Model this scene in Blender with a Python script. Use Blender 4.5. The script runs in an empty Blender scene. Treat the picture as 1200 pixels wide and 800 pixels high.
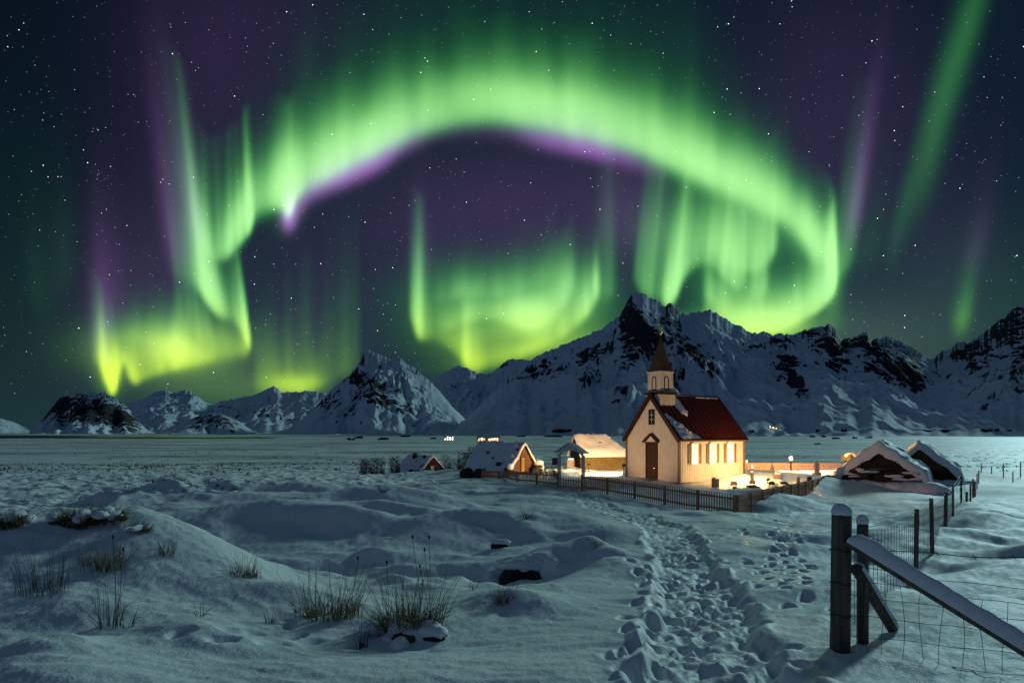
import bpy, math, random
import numpy as np
from mathutils import Vector, Matrix

random.seed(7)
rng = np.random.default_rng(11)
scene = bpy.context.scene
COL = scene.collection

# ------------------------------------------------------------------ camera
EYE = 1.8            # eye height over the snow at the photographer's feet
F, CX, HY = 800.0, 600.0, 506.0      # focal length, centre column and horizon row of the photograph (1200 wide)
cam_data = bpy.data.cameras.new("camera")
cam_data.sensor_width = 36.0
cam_data.lens = 24.0
cam_data.shift_y = (HY - 400.0) / 1200.0
cam_data.clip_start = 0.05
cam_data.clip_end = 80000.0
cam = bpy.data.objects.new("camera", cam_data)
cam.location = (0, 0, EYE)
cam.rotation_euler = (math.radians(90), 0, 0)
COL.objects.link(cam)
scene.camera = cam

# ------------------------------------------------------------------ render + world
scene.render.engine = 'CYCLES'
scene.cycles.use_denoising = True
try:
    scene.cycles.denoiser = 'OPENIMAGEDENOISE'
    scene.cycles.denoising_input_passes = 'RGB_ALBEDO_NORMAL'
except Exception:
    pass
scene.cycles.max_bounces = 5
scene.cycles.diffuse_bounces = 3
scene.cycles.sample_clamp_indirect = 4.0
scene.cycles.caustics_reflective = False
scene.cycles.caustics_refractive = False
scene.view_settings.view_transform = 'Standard'
scene.view_settings.look = 'None'
scene.view_settings.exposure = 0.0
scene.view_settings.gamma = 1.0
scene.view_settings.use_curve_mapping = False

world = bpy.data.worlds.new("World")
scene.world = world
world.use_nodes = True
wn = world.node_tree.nodes
bg = wn.get('Background') or wn.new('ShaderNodeBackground')
bg.inputs['Color'].default_value = (0.02, 0.03, 0.05, 1)
bg.inputs['Strength'].default_value = 0.0      # night: all sky light comes from the aurora dome below

# one weak sun lamp added to model the snow relief, standing in for aurora light
sun_data = bpy.data.lights.new("aurora_stand_in", 'SUN')
sun_data.energy = 1.2
sun_data.angle = math.radians(5)
sun_data.color = (0.56, 0.94, 0.96)
sun = bpy.data.objects.new("aurora_stand_in", sun_data)
sun.rotation_euler = Vector((0.60, 0.72, 0.30)).to_track_quat('Z', 'Y').to_euler()
COL.objects.link(sun)

# ------------------------------------------------------------------ little maths helpers
def P(px, py, D):
    return Vector(((px - CX) / F * D, D, EYE - (py - HY) / F * D))

def smooth(a, b, x):
    t = np.clip((np.asarray(x, float) - a) / (b - a), 0, 1)
    return t * t * (3 - 2 * t)

def _hash(ix, iy, seed):
    seed = int(seed)
    h = (ix.astype(np.int64) * 374761393 + iy.astype(np.int64) * 668265263 + seed * 974634777) & 0xffffffff
    h = ((h ^ (h >> 13)) * 1274126177) & 0xffffffff
    h = h ^ (h >> 16)
    return h

def vnoise(x, y, seed=0):
    """gradient noise, about -1..1"""
    x = np.asarray(x, float); y = np.asarray(y, float)
    ix = np.floor(x); iy = np.floor(y)
    fx = x - ix; fy = y - iy
    ix = ix.astype(np.int64); iy = iy.astype(np.int64)
    ux = fx * fx * fx * (fx * (fx * 6 - 15) + 10); uy = fy * fy * fy * (fy * (fy * 6 - 15) + 10)
    out = 0
    for dx in (0, 1):
        for dy in (0, 1):
            h = _hash(ix + dx, iy + dy, seed)
            a = (h & 1023) / 1024.0 * 2 * np.pi
            g = np.cos(a) * (fx - dx) + np.sin(a) * (fy - dy)
            w = (ux if dx else 1 - ux) * (uy if dy else 1 - uy)
            out = out + w * g
    return out * 1.5

def fbm(x, y, octv=5, seed=0, gain=0.5, lac=2.03):
    a, s, out = 1.0, 1.0, 0
    for i in range(octv):
        out = out + a * vnoise(x * s + 17.3 * i, y * s - 9.1 * i, seed + i * 13)
        a *= gain; s *= lac
    return out

def ridged(x, y, octv=4, seed=0, gain=0.5, lac=2.1):
    a, s, out, nrm = 1.0, 1.0, 0, 0
    for i in range(octv):
        out = out + a * (1 - np.abs(vnoise(x * s + 7.7 * i, y * s + 3.1 * i, seed + i * 29)) * 1.6)
        nrm += a; a *= gain; s *= lac
    return out / nrm

# ------------------------------------------------------------------ object helpers
def link(o, parent=None):
    COL.objects.link(o)
    if parent is not None:
        o.parent = parent
    return o

def tag(o, label=None, cat=None, group=None, kind=None):
    if label: o['label'] = label
    if cat: o['category'] = cat
    if group: o['group'] = group
    if kind: o['kind'] = kind
    return o

def thing(name, label, cat, loc=(0, 0, 0), rz=0.0, group=None):
    o = bpy.data.objects.new(name, None)
    o.empty_display_size = 0.3
    o.location = loc
    o.rotation_euler = (0, 0, rz)
    link(o)
    return tag(o, label, cat, group)

def grid_mesh(name, V, mat, parent=None, close_u=False, smooth_shade=True, attrs=None):
    """V: (rows, cols, 3) array -> quad mesh object"""
    R, C = V.shape[:2]
    idx = np.arange(R * C).reshape(R, C)
    if close_u:
        idx = np.concatenate([idx, idx[:, :1]], axis=1)
    q = np.stack([idx[:-1, :-1], idx[:-1, 1:], idx[1:, 1:], idx[1:, :-1]], -1).reshape(-1, 4)
    return raw_mesh(name, V.reshape(-1, 3), q, mat, parent, smooth_shade, attrs)

def raw_mesh(name, verts, quads, mat, parent=None, smooth_shade=True, attrs=None):
    me = bpy.data.meshes.new(name)
    n, m, k = len(verts), len(quads), quads.shape[1]
    me.vertices.add(n)
    me.vertices.foreach_set('co', np.ascontiguousarray(verts, dtype=np.float32).ravel())
    me.loops.add(m * k)
    me.loops.foreach_set('vertex_index', np.ascontiguousarray(quads, dtype=np.int32).ravel())
    me.polygons.add(m)
    me.polygons.foreach_set('loop_start', np.arange(0, m * k, k, dtype=np.int32))
    me.polygons.foreach_set('loop_total', np.full(m, k, dtype=np.int32))
    me.update(calc_edges=True)
    if smooth_shade:
        me.polygons.foreach_set('use_smooth', np.ones(m, dtype=bool))
    if attrs:
        for an, (typ, data) in attrs.items():
            if typ == 'COLOR':
                a = me.attributes.new(an, 'FLOAT_COLOR', 'POINT')
                a.data.foreach_set('color', np.ascontiguousarray(data, dtype=np.float32).ravel())
            else:
                a = me.attributes.new(an, 'FLOAT', 'POINT')
                a.data.foreach_set('value', np.ascontiguousarray(data, dtype=np.float32).ravel())
    if mat: me.materials.append(mat)
    o = bpy.data.objects.new(name, me)
    return link(o, parent)

class MB:
    """collects simple solids, built as ONE mesh object"""
    def __init__(self):
        self.v = []; self.f = []
    def add(self, verts, faces):
        b = len(self.v)
        self.v += [tuple(p) for p in verts]
        self.f += [tuple(i + b for i in f) for f in faces]
    def box(self, c, s, rz=0.0, M=None):
        hx, hy, hz = s[0] / 2, s[1] / 2, s[2] / 2
        vs = [Vector((x, y, z)) for z in (-hz, hz) for x, y in ((-hx, -hy), (hx, -hy), (hx, hy), (-hx, hy))]
        if M is None: M = Matrix.Rotation(rz, 3, 'Z')
        vs = [M @ p + Vector(c) for p in vs]
        self.add(vs, [(3, 2, 1, 0), (4, 5, 6, 7), (0, 1, 5, 4), (1, 2, 6, 5), (2, 3, 7, 6), (3, 0, 4, 7)])
    def bar(self, p0, p1, w, d=None, up=(0, 0, 1)):
        """rectangular bar between two points, w across, d in the up direction"""
        d = d or w
        p0, p1 = Vector(p0), Vector(p1)
        t = (p1 - p0).normalized()
        s = t.cross(Vector(up))
        if s.length < 1e-5: s = t.cross(Vector((1, 0, 0)))
        s.normalize(); u = s.cross(t)
        vs = []
        for p in (p0, p1):
            for a, b in ((-1, -1), (1, -1), (1, 1), (-1, 1)):
                vs.append(p + s * (a * w / 2) + u * (b * d / 2))
        self.add(vs, [(3, 2, 1, 0), (4, 5, 6, 7), (0, 1, 5, 4), (1, 2, 6, 5), (2, 3, 7, 6), (3, 0, 4, 7)])
    def tube(self, pts, rad, n=6, cap=True):
        pts = [Vector(p) for p in pts]
        if not hasattr(rad, '__len__'): rad = [rad] * len(pts)
        base = len(self.v)
        pu = None
        for i, p in enumerate(pts):
            t = (pts[min(i + 1, len(pts) - 1)] - pts[max(i - 1, 0)])
            if t.length < 1e-9: t = Vector((0, 0, 1))
            t.normalize()
            if pu is None:
                pu = t.orthogonal().normalized()
            else:
                pu = (pu - t * pu.dot(t))
                pu = pu.normalized() if pu.length > 1e-6 else t.orthogonal().normalized()
            w = t.cross(pu)
            for k in range(n):
                a = 2 * math.pi * k / n
                self.v.append(tuple(p + (pu * math.cos(a) + w * math.sin(a)) * rad[i]))
        for i in range(len(pts) - 1):
            for k in range(n):
                a = base + i * n + k; b = base + i * n + (k + 1) % n
                self.f.append((a, b, b + n, a + n))
        if cap:
            self.f.append(tuple(base + k for k in reversed(range(n))))
            self.f.append(tuple(base + (len(pts) - 1) * n + k for k in range(n)))
    def lathe(self, prof, c=(0, 0, 0), n=12, jit=0.0):
        """prof: list of (r, z)"""
        base = len(self.v)
        for r, z in prof:
            for k in range(n):
                a = 2 * math.pi * k / n
                j = 1 + jit * (random.random() - .5)
                self.v.append((c[0] + r * j * math.cos(a), c[1] + r * j * math.sin(a), c[2] + z))
        for i in range(len(prof) - 1):
            for k in range(n):
                a = base + i * n + k; b = base + i * n + (k + 1) % n
                self.f.append((a, b, b + n, a + n))
        self.f.append(tuple(base + k for k in reversed(range(n))))
        self.f.append(tuple(base + (len(prof) - 1) * n + k for k in range(n)))
    def prism(self, poly, off):
        """planar polygon (3D points) extruded by the vector off"""
        poly = [Vector(p) for p in poly]; off = Vector(off); n = len(poly)
        self.add(poly + [p + off for p in poly],
                 [tuple(reversed(range(n))), tuple(range(n, 2 * n))] +
                 [(i, (i + 1) % n, n + (i + 1) % n, n + i) for i in range(n)])
    def build(self, name, mat, parent=None, smooth_shade=False, bevel=0.0):
        me = bpy.data.meshes.new(name)
        me.from_pydata(self.v, [], self.f)
        me.update()
        import bmesh
        bm = bmesh.new(); bm.from_mesh(me)
        bmesh.ops.recalc_face_normals(bm, faces=bm.faces)
        bm.to_mesh(me); bm.free()
        if smooth_shade:
            for p in me.polygons: p.use_smooth = True
        if mat: me.materials.append(mat)
        o = bpy.data.objects.new(name, me)
        link(o, parent)
        if bevel > 0:
            b = o.modifiers.new('bevel', 'BEVEL'); b.width = bevel; b.segments = 2; b.limit_method = 'ANGLE'
        return o

# ------------------------------------------------------------------ materials
def nmat(name):
    m = bpy.data.materials.new(name); m.use_nodes = True
    nt = m.node_tree
    b = nt.nodes.get('Principled BSDF')
    return m, nt, b

def plain(name, c1, c2=None, rough=0.7, scale=4.0, bump=0.0, detail=5.0, stretch=(1, 1, 1), metallic=0.0, spec=0.3, bdist=0.02):
    """principled colour that varies with object-space noise between c1 and c2"""
    m, nt, b = nmat(name)
    L = nt.links
    tc = nt.nodes.new('ShaderNodeTexCoord')
    mp = nt.nodes.new('ShaderNodeMapping'); mp.inputs['Scale'].default_value = stretch
    L.new(tc.outputs['Object'], mp.inputs['Vector'])
    nz = nt.nodes.new('ShaderNodeTexNoise'); nz.inputs['Scale'].default_value = scale; nz.inputs['Detail'].default_value = detail
    L.new(mp.outputs['Vector'], nz.inputs['Vector'])
    cr = nt.nodes.new('ShaderNodeValToRGB')
    cr.color_ramp.elements[0].position = 0.32; cr.color_ramp.elements[1].position = 0.68
    cr.color_ramp.elements[0].color = (*c1, 1); cr.color_ramp.elements[1].color = (*(c2 or c1), 1)
    L.new(nz.outputs['Fac'], cr.inputs['Fac'])
    L.new(cr.outputs['Color'], b.inputs['Base Color'])
    b.inputs['Roughness'].default_value = rough
    b.inputs['Metallic'].default_value = metallic
    b.inputs['Specular IOR Level'].default_value = spec
    if bump > 0:
        bp = nt.nodes.new('ShaderNodeBump'); bp.inputs['Strength'].default_value = bump; bp.inputs['Distance'].default_value = bdist
        L.new(nz.outputs['Fac'], bp.inputs['Height']); L.new(bp.outputs['Normal'], b.inputs['Normal'])
    return m

def glow(name, col, strength):
    m, nt, b = nmat(name)
    b.inputs['Base Color'].default_value = (0.8, 0.7, 0.5, 1)
    b.inputs['Emission Color'].default_value = (*col, 1)
    b.inputs['Emission Strength'].default_value = strength
    b.inputs['Roughness'].default_value = 0.3
    return m

# ------------------------------------------------------------------ the sky dome with the aurora
# Curtains of light are laid out as directions on the celestial sphere (tangent plane to the north),
# every curtain a folded path whose rays rise from its lower border.
SX0, SY0, SST = -700.0, -700.0, 2.0
SNX, SNY = 1300, 640

def blur(A, sx, sy):
    ph, pw = 128, 128
    B = np.pad(A, ((ph, ph), (pw, pw)))
    fy = np.fft.fftfreq(B.shape[0])[:, None]; fx = np.fft.rfftfreq(B.shape[1])[None, :]
    T = np.exp(-2 * np.pi ** 2 * ((sy / SST) ** 2 * fy ** 2 + (sx / SST) ** 2 * fx ** 2))
    B = np.fft.irfft2(np.fft.rfft2(B) * T, s=B.shape)
    return B[ph:-ph, pw:-pw]

def catmull(pts, step=1.0):
    """dense smooth path through rows of pts, all columns interpolated"""
    p = np.array(pts, float)
    q = np.vstack([2 * p[0] - p[1], p, 2 * p[-1] - p[-2]])
    out = []
    for i in range(1, len(q) - 2):
        n = max(2, int(np.hypot(*(q[i + 1, :2] - q[i, :2])) / step))
        t = np.linspace(0, 1, n, endpoint=False)[:, None]
        a, b, c, d = q[i - 1], q[i], q[i + 1], q[i + 2]
        out.append(0.5 * (2 * b + (c - a) * t + (2 * a - 5 * b + 4 * c - d) * t ** 2 + (3 * b - a - 3 * c + d) * t ** 3))
    o = np.vstack(out)
    o[:, 2:] = np.maximum(o[:, 2:], 0)
    return o

SHARP = 1.0
def curtain(pts, sx=4, sy=6, tilt=0.0, rise=8.0, power=1.3, ray=0.4, rayf=0.12, seed=0):
    """pts rows: X, Y of the lower border, intensity, ray length"""
    d = catmull(pts, 0.7)
    A = np.zeros((SNY, SNX))
    n = len(d)
    s = np.cumsum(np.hypot(np.gradient(d[:, 0]), np.gradient(d[:, 1])))
    r = 1 + ray * (fbm(s * rayf, s * 0 + seed * 3.7, 3, seed)) + .5 * ray * vnoise(s * .23, s * 0 + seed, seed + 7)
    r2 = 1 + 0.6 * ray * vnoise(s * rayf * .6, s * 0 + 9.1, seed + 5)
    hmax = d[:, 3].max() * 2.6
    for k in np.arange(0, hmax, SST):
        h = np.maximum(d[:, 3] * np.clip(r2, .4, 2), 1)
        w = (1 - np.exp(-(k + 2) / rise)) * np.exp(-(k / h) ** power) * d[:, 2] * np.clip(r, 0.05, 3)
        x = (d[:, 0] + tilt * k - SX0) / SST; y = (d[:, 1] - k - SY0) / SST
        ix = np.floor(x).astype(int); iy = np.floor(y).astype(int); fx = x - ix
        ok = (ix >= 0) & (ix < SNX - 1) & (iy >= 0) & (iy < SNY)
        np.add.at(A, (iy[ok], ix[ok]), (w * (1 - fx))[ok]); np.add.at(A, (iy[ok], ix[ok] + 1), (w * fx)[ok])
    return blur(A * 0.35, max(1.6, sx * SHARP), max(2.4, sy * SHARP))

YY, XX = np.mgrid[0:SNY, 0:SNX]
XX = XX * SST + SX0; YY = YY * SST + SY0
def blob(x, y, sx, sy, a, rot=0.0):
    c, s = math.cos(rot), math.sin(rot)
    u = (XX - x) * c + (YY - y) * s; v = -(XX - x) * s + (YY - y) * c
    return a * np.exp(-.5 * ((u / sx) ** 2 + (v / sy) ** 2))

G = np.zeros((SNY, SNX)); PU = np.zeros_like(G)
# the great arc
arc = [(258, 305, .20, 40), (270, 290, .35, 45), (282, 270, .5, 46), (298, 250, .62, 56), (322, 240, .60, 62), (345, 226, .75, 66), (390, 203, .95, 68), (440, 177, .95, 64), (490, 154, .78, 62),
       (540, 142, .74, 62), (590, 140, .80, 64), (640, 149, 1.0, 68), (690, 160, 1.0, 66), (740, 173, .95, 62),
       (790, 193, 1.0, 62), (840, 216, 1.05, 58), (885, 238, 1.0, 54), (925, 262, .9, 50), (948, 286, .8, 48), (960, 312, .6, 44)]
G += curtain([(x, y + 6, a * 1.6, h * .72) for x, y, a, h in arc], 5, 7, rise=16, power=1.7, ray=.30, rayf=.05, seed=2)
G += curtain([(x, y - 20, a * .05, 100) for x, y, a, h in arc[5:16]], 18, 18, rise=40, power=1.5, ray=.5, rayf=.03, seed=5)
G_ARC = G.copy()
SHARP = .52
# the loop on the right: the arc bends down and back under itself
G += curtain([(956, 296, .25, 34), (973, 316, .75, 36), (977, 340, .95, 40), (964, 361, 1.0, 38), (938, 377, 1.0, 30), (905, 389, 1.1, 26), (872, 393, .9, 24), (846, 388, .6, 22), (825, 380, .3, 20)], 4, 6, rise=8, ray=.35, rayf=.06, seed=6)
G += curtain([(948, 366, .10, 20), (905, 378, .26, 24), (868, 378, .34, 30), (840, 366, .3, 34), (826, 350, .16, 36)], 6, 7, rise=8, ray=.5, seed=7)
G += curtain([(742, 330, .05, 70), (752, 345, .16, 90), (764, 354, .22, 90), (776, 356, .12, 80)], 3, 8, tilt=.10, rise=6, ray=.6, rayf=.12, seed=40)
G += curtain([(774, 352, .2, 50), (782, 362, .6, 62), (790, 352, .42, 66), (800, 330, .26, 60), (815, 314, .26, 50), (834, 312, .34, 48), (850, 328, .40, 52), (862, 340, .36, 54), (874, 336, .22, 50)], 4, 7, tilt=.10, rise=8, ray=.45, rayf=.09, seed=8)
G += curtain([(830, 296, .12, 40), (846, 306, .24, 46), (862, 318, .28, 50), (878, 322, .32, 55), (892, 318, .36, 58), (903, 306, .28, 52), (912, 292, .10, 40)], 3, 9, tilt=.03, rise=8, ray=.7, rayf=.12, seed=41)
G += curtain([(880, 350, .16, 60), (890, 352, .26, 66), (900, 342, .12, 60)], 4, 8, rise=8, seed=46)
G += blob(845, 276, 48, 26, .16) + blob(880, 378, 44, 10, .35) + blob(905, 384, 22, 10, .4) + blob(860, 345, 30, 18, .10)
G += curtain([(970, 330, .08, 90), (985, 325, .09, 90), (1000, 310, .03, 70)], 6, 10, tilt=.14, rise=6, seed=9)
# the left curtains
G += curtain([(205, 330, .04, 90), (222, 335, .09, 110), (234, 342, .30, 85), (244, 356, .62, 90), (254, 368, .72, 62), (264, 374, .42, 42), (276, 380, .2, 40), (286, 394, .30, 48), (292, 408, .50, 46), (288, 416, .32, 28), (272, 420, .2, 26), (250, 424, .22, 28)], 3.2, 8, tilt=-.12, rise=7, ray=.35, rayf=.09, seed=10)
G += curtain([(236, 290, .08, 50), (246, 305, .20, 56), (256, 306, .34, 52), (266, 302, .40, 52), (278, 290, .42, 50), (290, 276, .48, 52), (297, 258, .30, 40)], 3, 7, tilt=-.03, rise=6, ray=.8, rayf=.11, seed=12)
G += curtain([(314, 246, .10, 34), (328, 246, .42, 46), (338, 254, .72, 52), (346, 238, .3, 40), (356, 224, .1, 30)], 4, 8, rise=8, ray=.2, seed=13)
G += curtain([(210, 392, .05, 50), (224, 396, .14, 56), (236, 402, .20, 55), (250, 404, .14, 50)], 3, 8, tilt=-.1, rise=8, ray=.5, seed=44)
G += curtain([(250, 424, .26, 16), (232, 428, .38, 17), (208, 433, .52, 20), (184, 440, .36, 17), (168, 446, .34, 18), (158, 450, .55, 24), (151, 440, .30, 14), (146, 426, .25, 12), (140, 436, .35, 18), (133, 462, .85, 30), (126, 452, .70, 34), (118, 430, .20, 40), (109, 425, .06, 44)], 4, 5, tilt=-.05, rise=6, ray=.5, rayf=.1, seed=14)
G += curtain([(140, 402, .10, 20), (165, 404, .2, 22), (190, 410, .32, 26), (206, 420, .5, 30), (222, 412, .22, 24)], 6, 7, rise=8, ray=.4, seed=47)
G += blob(206, 412, 20, 11, .45) + blob(200, 408, 60, 24, .07) + blob(180, 408, 44, 18, .14) + blob(250, 404, 26, 18, .07) + blob(130, 432, 10, 16, .18)
G += curtain([(300, 462, .05, 40), (332, 464, .16, 26), (348, 466, .36, 20), (362, 460, .22, 20), (382, 450, .08, 50), (410, 440, .06, 70), (420, 430, .03, 80)], 6, 6, rise=5, ray=.5, rayf=.1, seed=15)
G += curtain([(300, 452, .04, 50), (322, 450, .07, 50), (345, 448, .08, 50), (372, 446, .07, 60)], 5, 9, rise=8, ray=.8, rayf=.1, seed=45)
G += blob(345, 450, 20, 7, .26) + blob(275, 455, 60, 16, .05)
# the swirl in the middle
G += curtain([(482, 375, .10, 45), (492, 398, .50, 64), (500, 398, .30, 44), (510, 400, .12, 36), (524, 408, .14, 36), (538, 420, .30, 36), (549, 434, .70, 38), (557, 438, .75, 34), (566, 434, .35, 20), (585, 430, .22, 12), (610, 420, .30, 13), (640, 406, .34, 16), (668, 390, .40, 24), (690, 368, .50, 26), (699, 350, .30, 22), (697, 334, .12, 18)], 4.5, 6, rise=8, ray=.5, rayf=.08, seed=16)
G += curtain([(512, 384, .08, 14), (526, 388, .26, 15), (544, 380, .36, 16), (572, 374, .36, 17), (598, 380, .55, 22), (622, 386, .75, 26), (646, 376, .42, 28), (664, 356, .26, 34), (672, 336, .14, 36)], 6, 6, rise=10, ray=.5, rayf=.06, seed=17)
G += curtain([(512, 356, .10, 16), (530, 352, .20, 17), (552, 348, .24, 18), (578, 350, .18, 18), (600, 346, .10, 24), (630, 338, .12, 30), (652, 326, .10, 34)], 6, 6, rise=10, ray=.6, rayf=.06, seed=48)
G += blob(622, 372, 18, 13, .60) + blob(605, 374, 66, 30, .12) + blob(590, 398, 46, 18, .10) + blob(664, 350, 26, 28, .16) + blob(565, 345, 50, 24, .07) + blob(625, 408, 50, 7, .14, -.2)
G += curtain([(700, 352, .04, 70), (712, 352, .11, 80), (722, 348, .04, 80)], 5, 9, rise=6, seed=18)
SHARP = 1.0
G2 = G - G_ARC
G = G_ARC + 1.75 * G2
# rays on the far right
G += 1.7 * curtain([(1034, 322, .03, 110), (1041, 314, .05, 120), (1048, 300, .015, 130)], 5, 18, tilt=.26, rise=40, power=1.4, ray=.5, rayf=.2, seed=19)
G += 1.7 * curtain([(1050, 290, .012, 140), (1060, 266, .03, 160), (1068, 254, .045, 170), (1076, 246, .055, 170), (1082, 236, .018, 160)], 6, 22, tilt=.30, rise=60, power=1.4, ray=.5, rayf=.2, seed=29)
G += 1.7 * curtain([(1070, 200, .01, 130), (1084, 170, .03, 140), (1098, 140, .012, 120), (1112, 110, .03, 110), (1124, 80, .012, 100), (1136, 40, .03, 100)], 7, 22, tilt=.30, rise=40, power=1.5, ray=.6, rayf=.15, seed=49)
G += curtain([(1000, 330, .02, 60), (1015, 315, .03, 70), (1030, 300, .02, 70)], 8, 12, tilt=.15, rise=10, seed=20)
G += curtain([(1114, 384, .06, 45), (1124, 392, .20, 44), (1134, 380, .07, 50)], 5, 8, tilt=.16, rise=6, seed=21)
G += blob(1080, 400, 120, 50, .020) + blob(1180, 330, 90, 60, .012) + blob(1015, 405, 60, 30, .025)
# faint ones at the left edge
G += .45 * curtain([(35, 360, .03, 70), (48, 372, .05, 80), (60, 366, .02, 70), (80, 330, .04, 70), (88, 322, .03, 70)], 7, 14, tilt=-.06, rise=14, seed=22)
G += blob(20, 330, 60, 120, .007)
# bands higher up and to the sides, outside the frame
hi = [(-500, 100, .2, 160), (-200, -100, .3, 170), (100, -260, .35, 180), (500, -330, .4, 190), (900, -300, .4, 190), (1300, -150, .35, 180), (1700, 80, .25, 160)]
G += .55 * curtain(hi, 22, 26, rise=60, power=1.4, ray=.4, rayf=.02, seed=23)

# feathery rays above the arc, and thin filaments inside its bright border
SHARP = .5
G += curtain([(x, y - 6, a * .05, h * 1.3) for x, y, a, h in arc[2:18]], 10, 14, rise=30, power=1.7, ray=.7, rayf=.06, seed=61)
G += curtain([(x + 2, y + 2, a * .16, h * .5) for x, y, a, h in arc[2:]], 6, 8, rise=10, power=1.3, ray=.9, rayf=.10, seed=62)
SHARP = 1.0
# brighter knots along the arc
G += blob(338, 212, 10, 24, .35, .1) + blob(630, 118, 60, 14, .35, .12) + blob(830, 205, 50, 14, .35, .5) + blob(420, 166, 40, 14, .25, -.45) + blob(974, 318, 8, 30, .35) + blob(944, 276, 26, 14, .2, .9)
# violet fringes and rays
PU += 2.9 * curtain([(330, 262, .05, 14), (338, 268, .6, 24), (345, 255, .3, 16), (365, 232, .42, 16), (400, 217, .6, 18), (440, 199, .55, 17), (475, 176, .3, 15), (520, 160, .1, 12), (590, 160, .12, 14), (640, 172, .38, 18), (690, 182, .5, 18), (730, 192, .3, 16), (780, 210, .05, 12)], 5, 7, rise=6, ray=.3, seed=30)
PU += curtain([(196, 300, .06, 120), (210, 330, .15, 140), (222, 332, .22, 150), (232, 318, .10, 140)], 6, 14, tilt=-.12, rise=30, power=1.5, ray=.3, seed=31)
PU += curtain([(222, 262, .05, 60), (230, 285, .16, 80), (238, 300, .20, 90), (246, 312, .10, 80)], 4, 12, tilt=-.12, rise=20, power=1.5, seed=37)
PU += curtain([(106, 440, .06, 80), (120, 425, .16, 100), (130, 400, .10, 100), (150, 380, .05, 90)], 6, 12, tilt=-.05, rise=14, power=1.5, seed=32)
PU += curtain([(985, 300, .10, 110), (994, 290, .17, 120), (1004, 260, .07, 110)], 6, 14, tilt=.16, rise=20, power=1.6, seed=33)
PU += curtain([(484, 340, .06, 60), (494, 330, .12, 80), (504, 335, .05, 60)], 6, 12, rise=16, power=1.6, seed=34)
PU += curtain([(705, 300, .04, 80), (715, 290, .06, 90), (770, 300, .06, 80), (778, 300, .04, 80)], 6, 12, tilt=.06, rise=16, power=1.6, seed=35)
PU += curtain([(1130, 330, .05, 60), (1140, 320, .07, 80), (1150, 310, .05, 70)], 8, 12, tilt=.16, rise=16, power=1.6, seed=36)
PU *= 1.15
PU += blob(600, 250, 100, 55, .085) + blob(470, 290, 50, 60, .02) + blob(170, 345, 60, 70, .07) + blob(370, 350, 45, 70, .035)
PU += blob(240, 110, 70, 120, .045) + blob(980, 150, 80, 110, .05) + blob(730, 250, 40, 60, .05) + blob(330, 30, 80, 60, .02)
PU += blob(280, 420, 80, 40, .04) + blob(1120, 330, 50, 80, .03) + blob(1010, 395, 60, 40, .05)

def sky_colour(d):
    """linear radiance for unit directions d (N,3)"""
    x, y, z = d[:, 0], d[:, 1], d[:, 2]
    ys = np.maximum(y, 0.05)
    X = CX + F * x / ys; Y = HY - F * z / ys
    el = np.degrees(np.arcsin(np.clip(z, -1, 1)))
    az = np.degrees(np.arctan2(x, y))
    front = smooth(8, 26, np.degrees(np.arccos(np.clip(1, -1, 1))) + 0 * x) if False else smooth(0.18, 0.42, y)
    def samp(A):
        gx = np.clip((X - SX0) / SST, 0, SNX - 1.001); gy = np.clip((Y - SY0) / SST, 0, SNY - 1.001)
        ix = gx.astype(int); iy = gy.astype(int); fx = gx - ix; fy = gy - iy
        return (A[iy, ix] * (1 - fx) * (1 - fy) + A[iy, ix + 1] * fx * (1 - fy) + A[iy + 1, ix] * (1 - fx) * fy + A[iy + 1, ix + 1] * fx * fy)
    g = samp(G); p = samp(PU)
    g = g * front; p = p * front
    # air glow: dark overhead, teal towards the horizon, darker to the west
    hz = np.exp(-np.clip(el, 0, 90) / 13.0)
    side = smooth(-42, -10, az)
    top = np.array([.0026, .0062, .0140]); mid = np.array([.0060, .0155, .036]); low = np.array([.017, .050, .060])
    h2 = np.exp(-np.clip(el, 0, 90) / 34.0)[:, None]
    base = top + (mid - top) * h2 * 1.0 + (low - mid) * (hz ** 1.8)[:, None]
    base = base * (0.55 + 0.45 * side + 0.12 * (1 - side) * hz)[:, None]
    # green veil between the curtains
    veil = samp(VEIL) * front
    base = base + veil[:, None] * np.array([.05, .35, .16])
    # rear and overhead sky (out of frame): blue night with a broad aurora overhead
    rear = (1 - smooth(-0.1, 0.45, y))
    over = smooth(38, 70, el)
    base = base + over[:, None] * OVERHEAD + rear[:, None] * (REAR * (1 - over[:, None]) * (0.55 + 0.45 * hz[:, None]))
    # fill glow added to the unseen sky, rear left, to model the mountains
    cosm = d @ (np.array([-.78, -.42, .46]) / np.linalg.norm([-.78, -.42, .46]))
    base = base + np.exp(-(1 - np.clip(cosm, -1, 1)) / .032)[:, None] * REAR_FILL
    # colour of the curtains: lime near the horizon, mint higher up
    yl = smooth(330, 440, Y)[:, None]
    c1 = np.array([.030, .47, .072]) * (1 - yl) + np.array([.12, .47, .022]) * yl
    c2 = np.array([.22, .20, .125]) * (1 - yl) + np.array([.33, .24, .025]) * yl
    gg = 1.62 * g[:, None]
    ae = 1.42 * (1 - np.exp(-gg / 1.0))
    col = base * (1 - 0.5 * np.clip(gg, 0, 1)) + ae * c1 + ae ** 2 * c2
    col = col + p[:, None] * np.array([.36, .14, .52])
    return col
VEIL = blur(G, 50, 60) * 0.05
OVERHEAD = np.array([.004, .034, .042])
REAR = np.array([.020, .028, .070])
REAR_FILL = np.array([.25, .23, .47])

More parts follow.
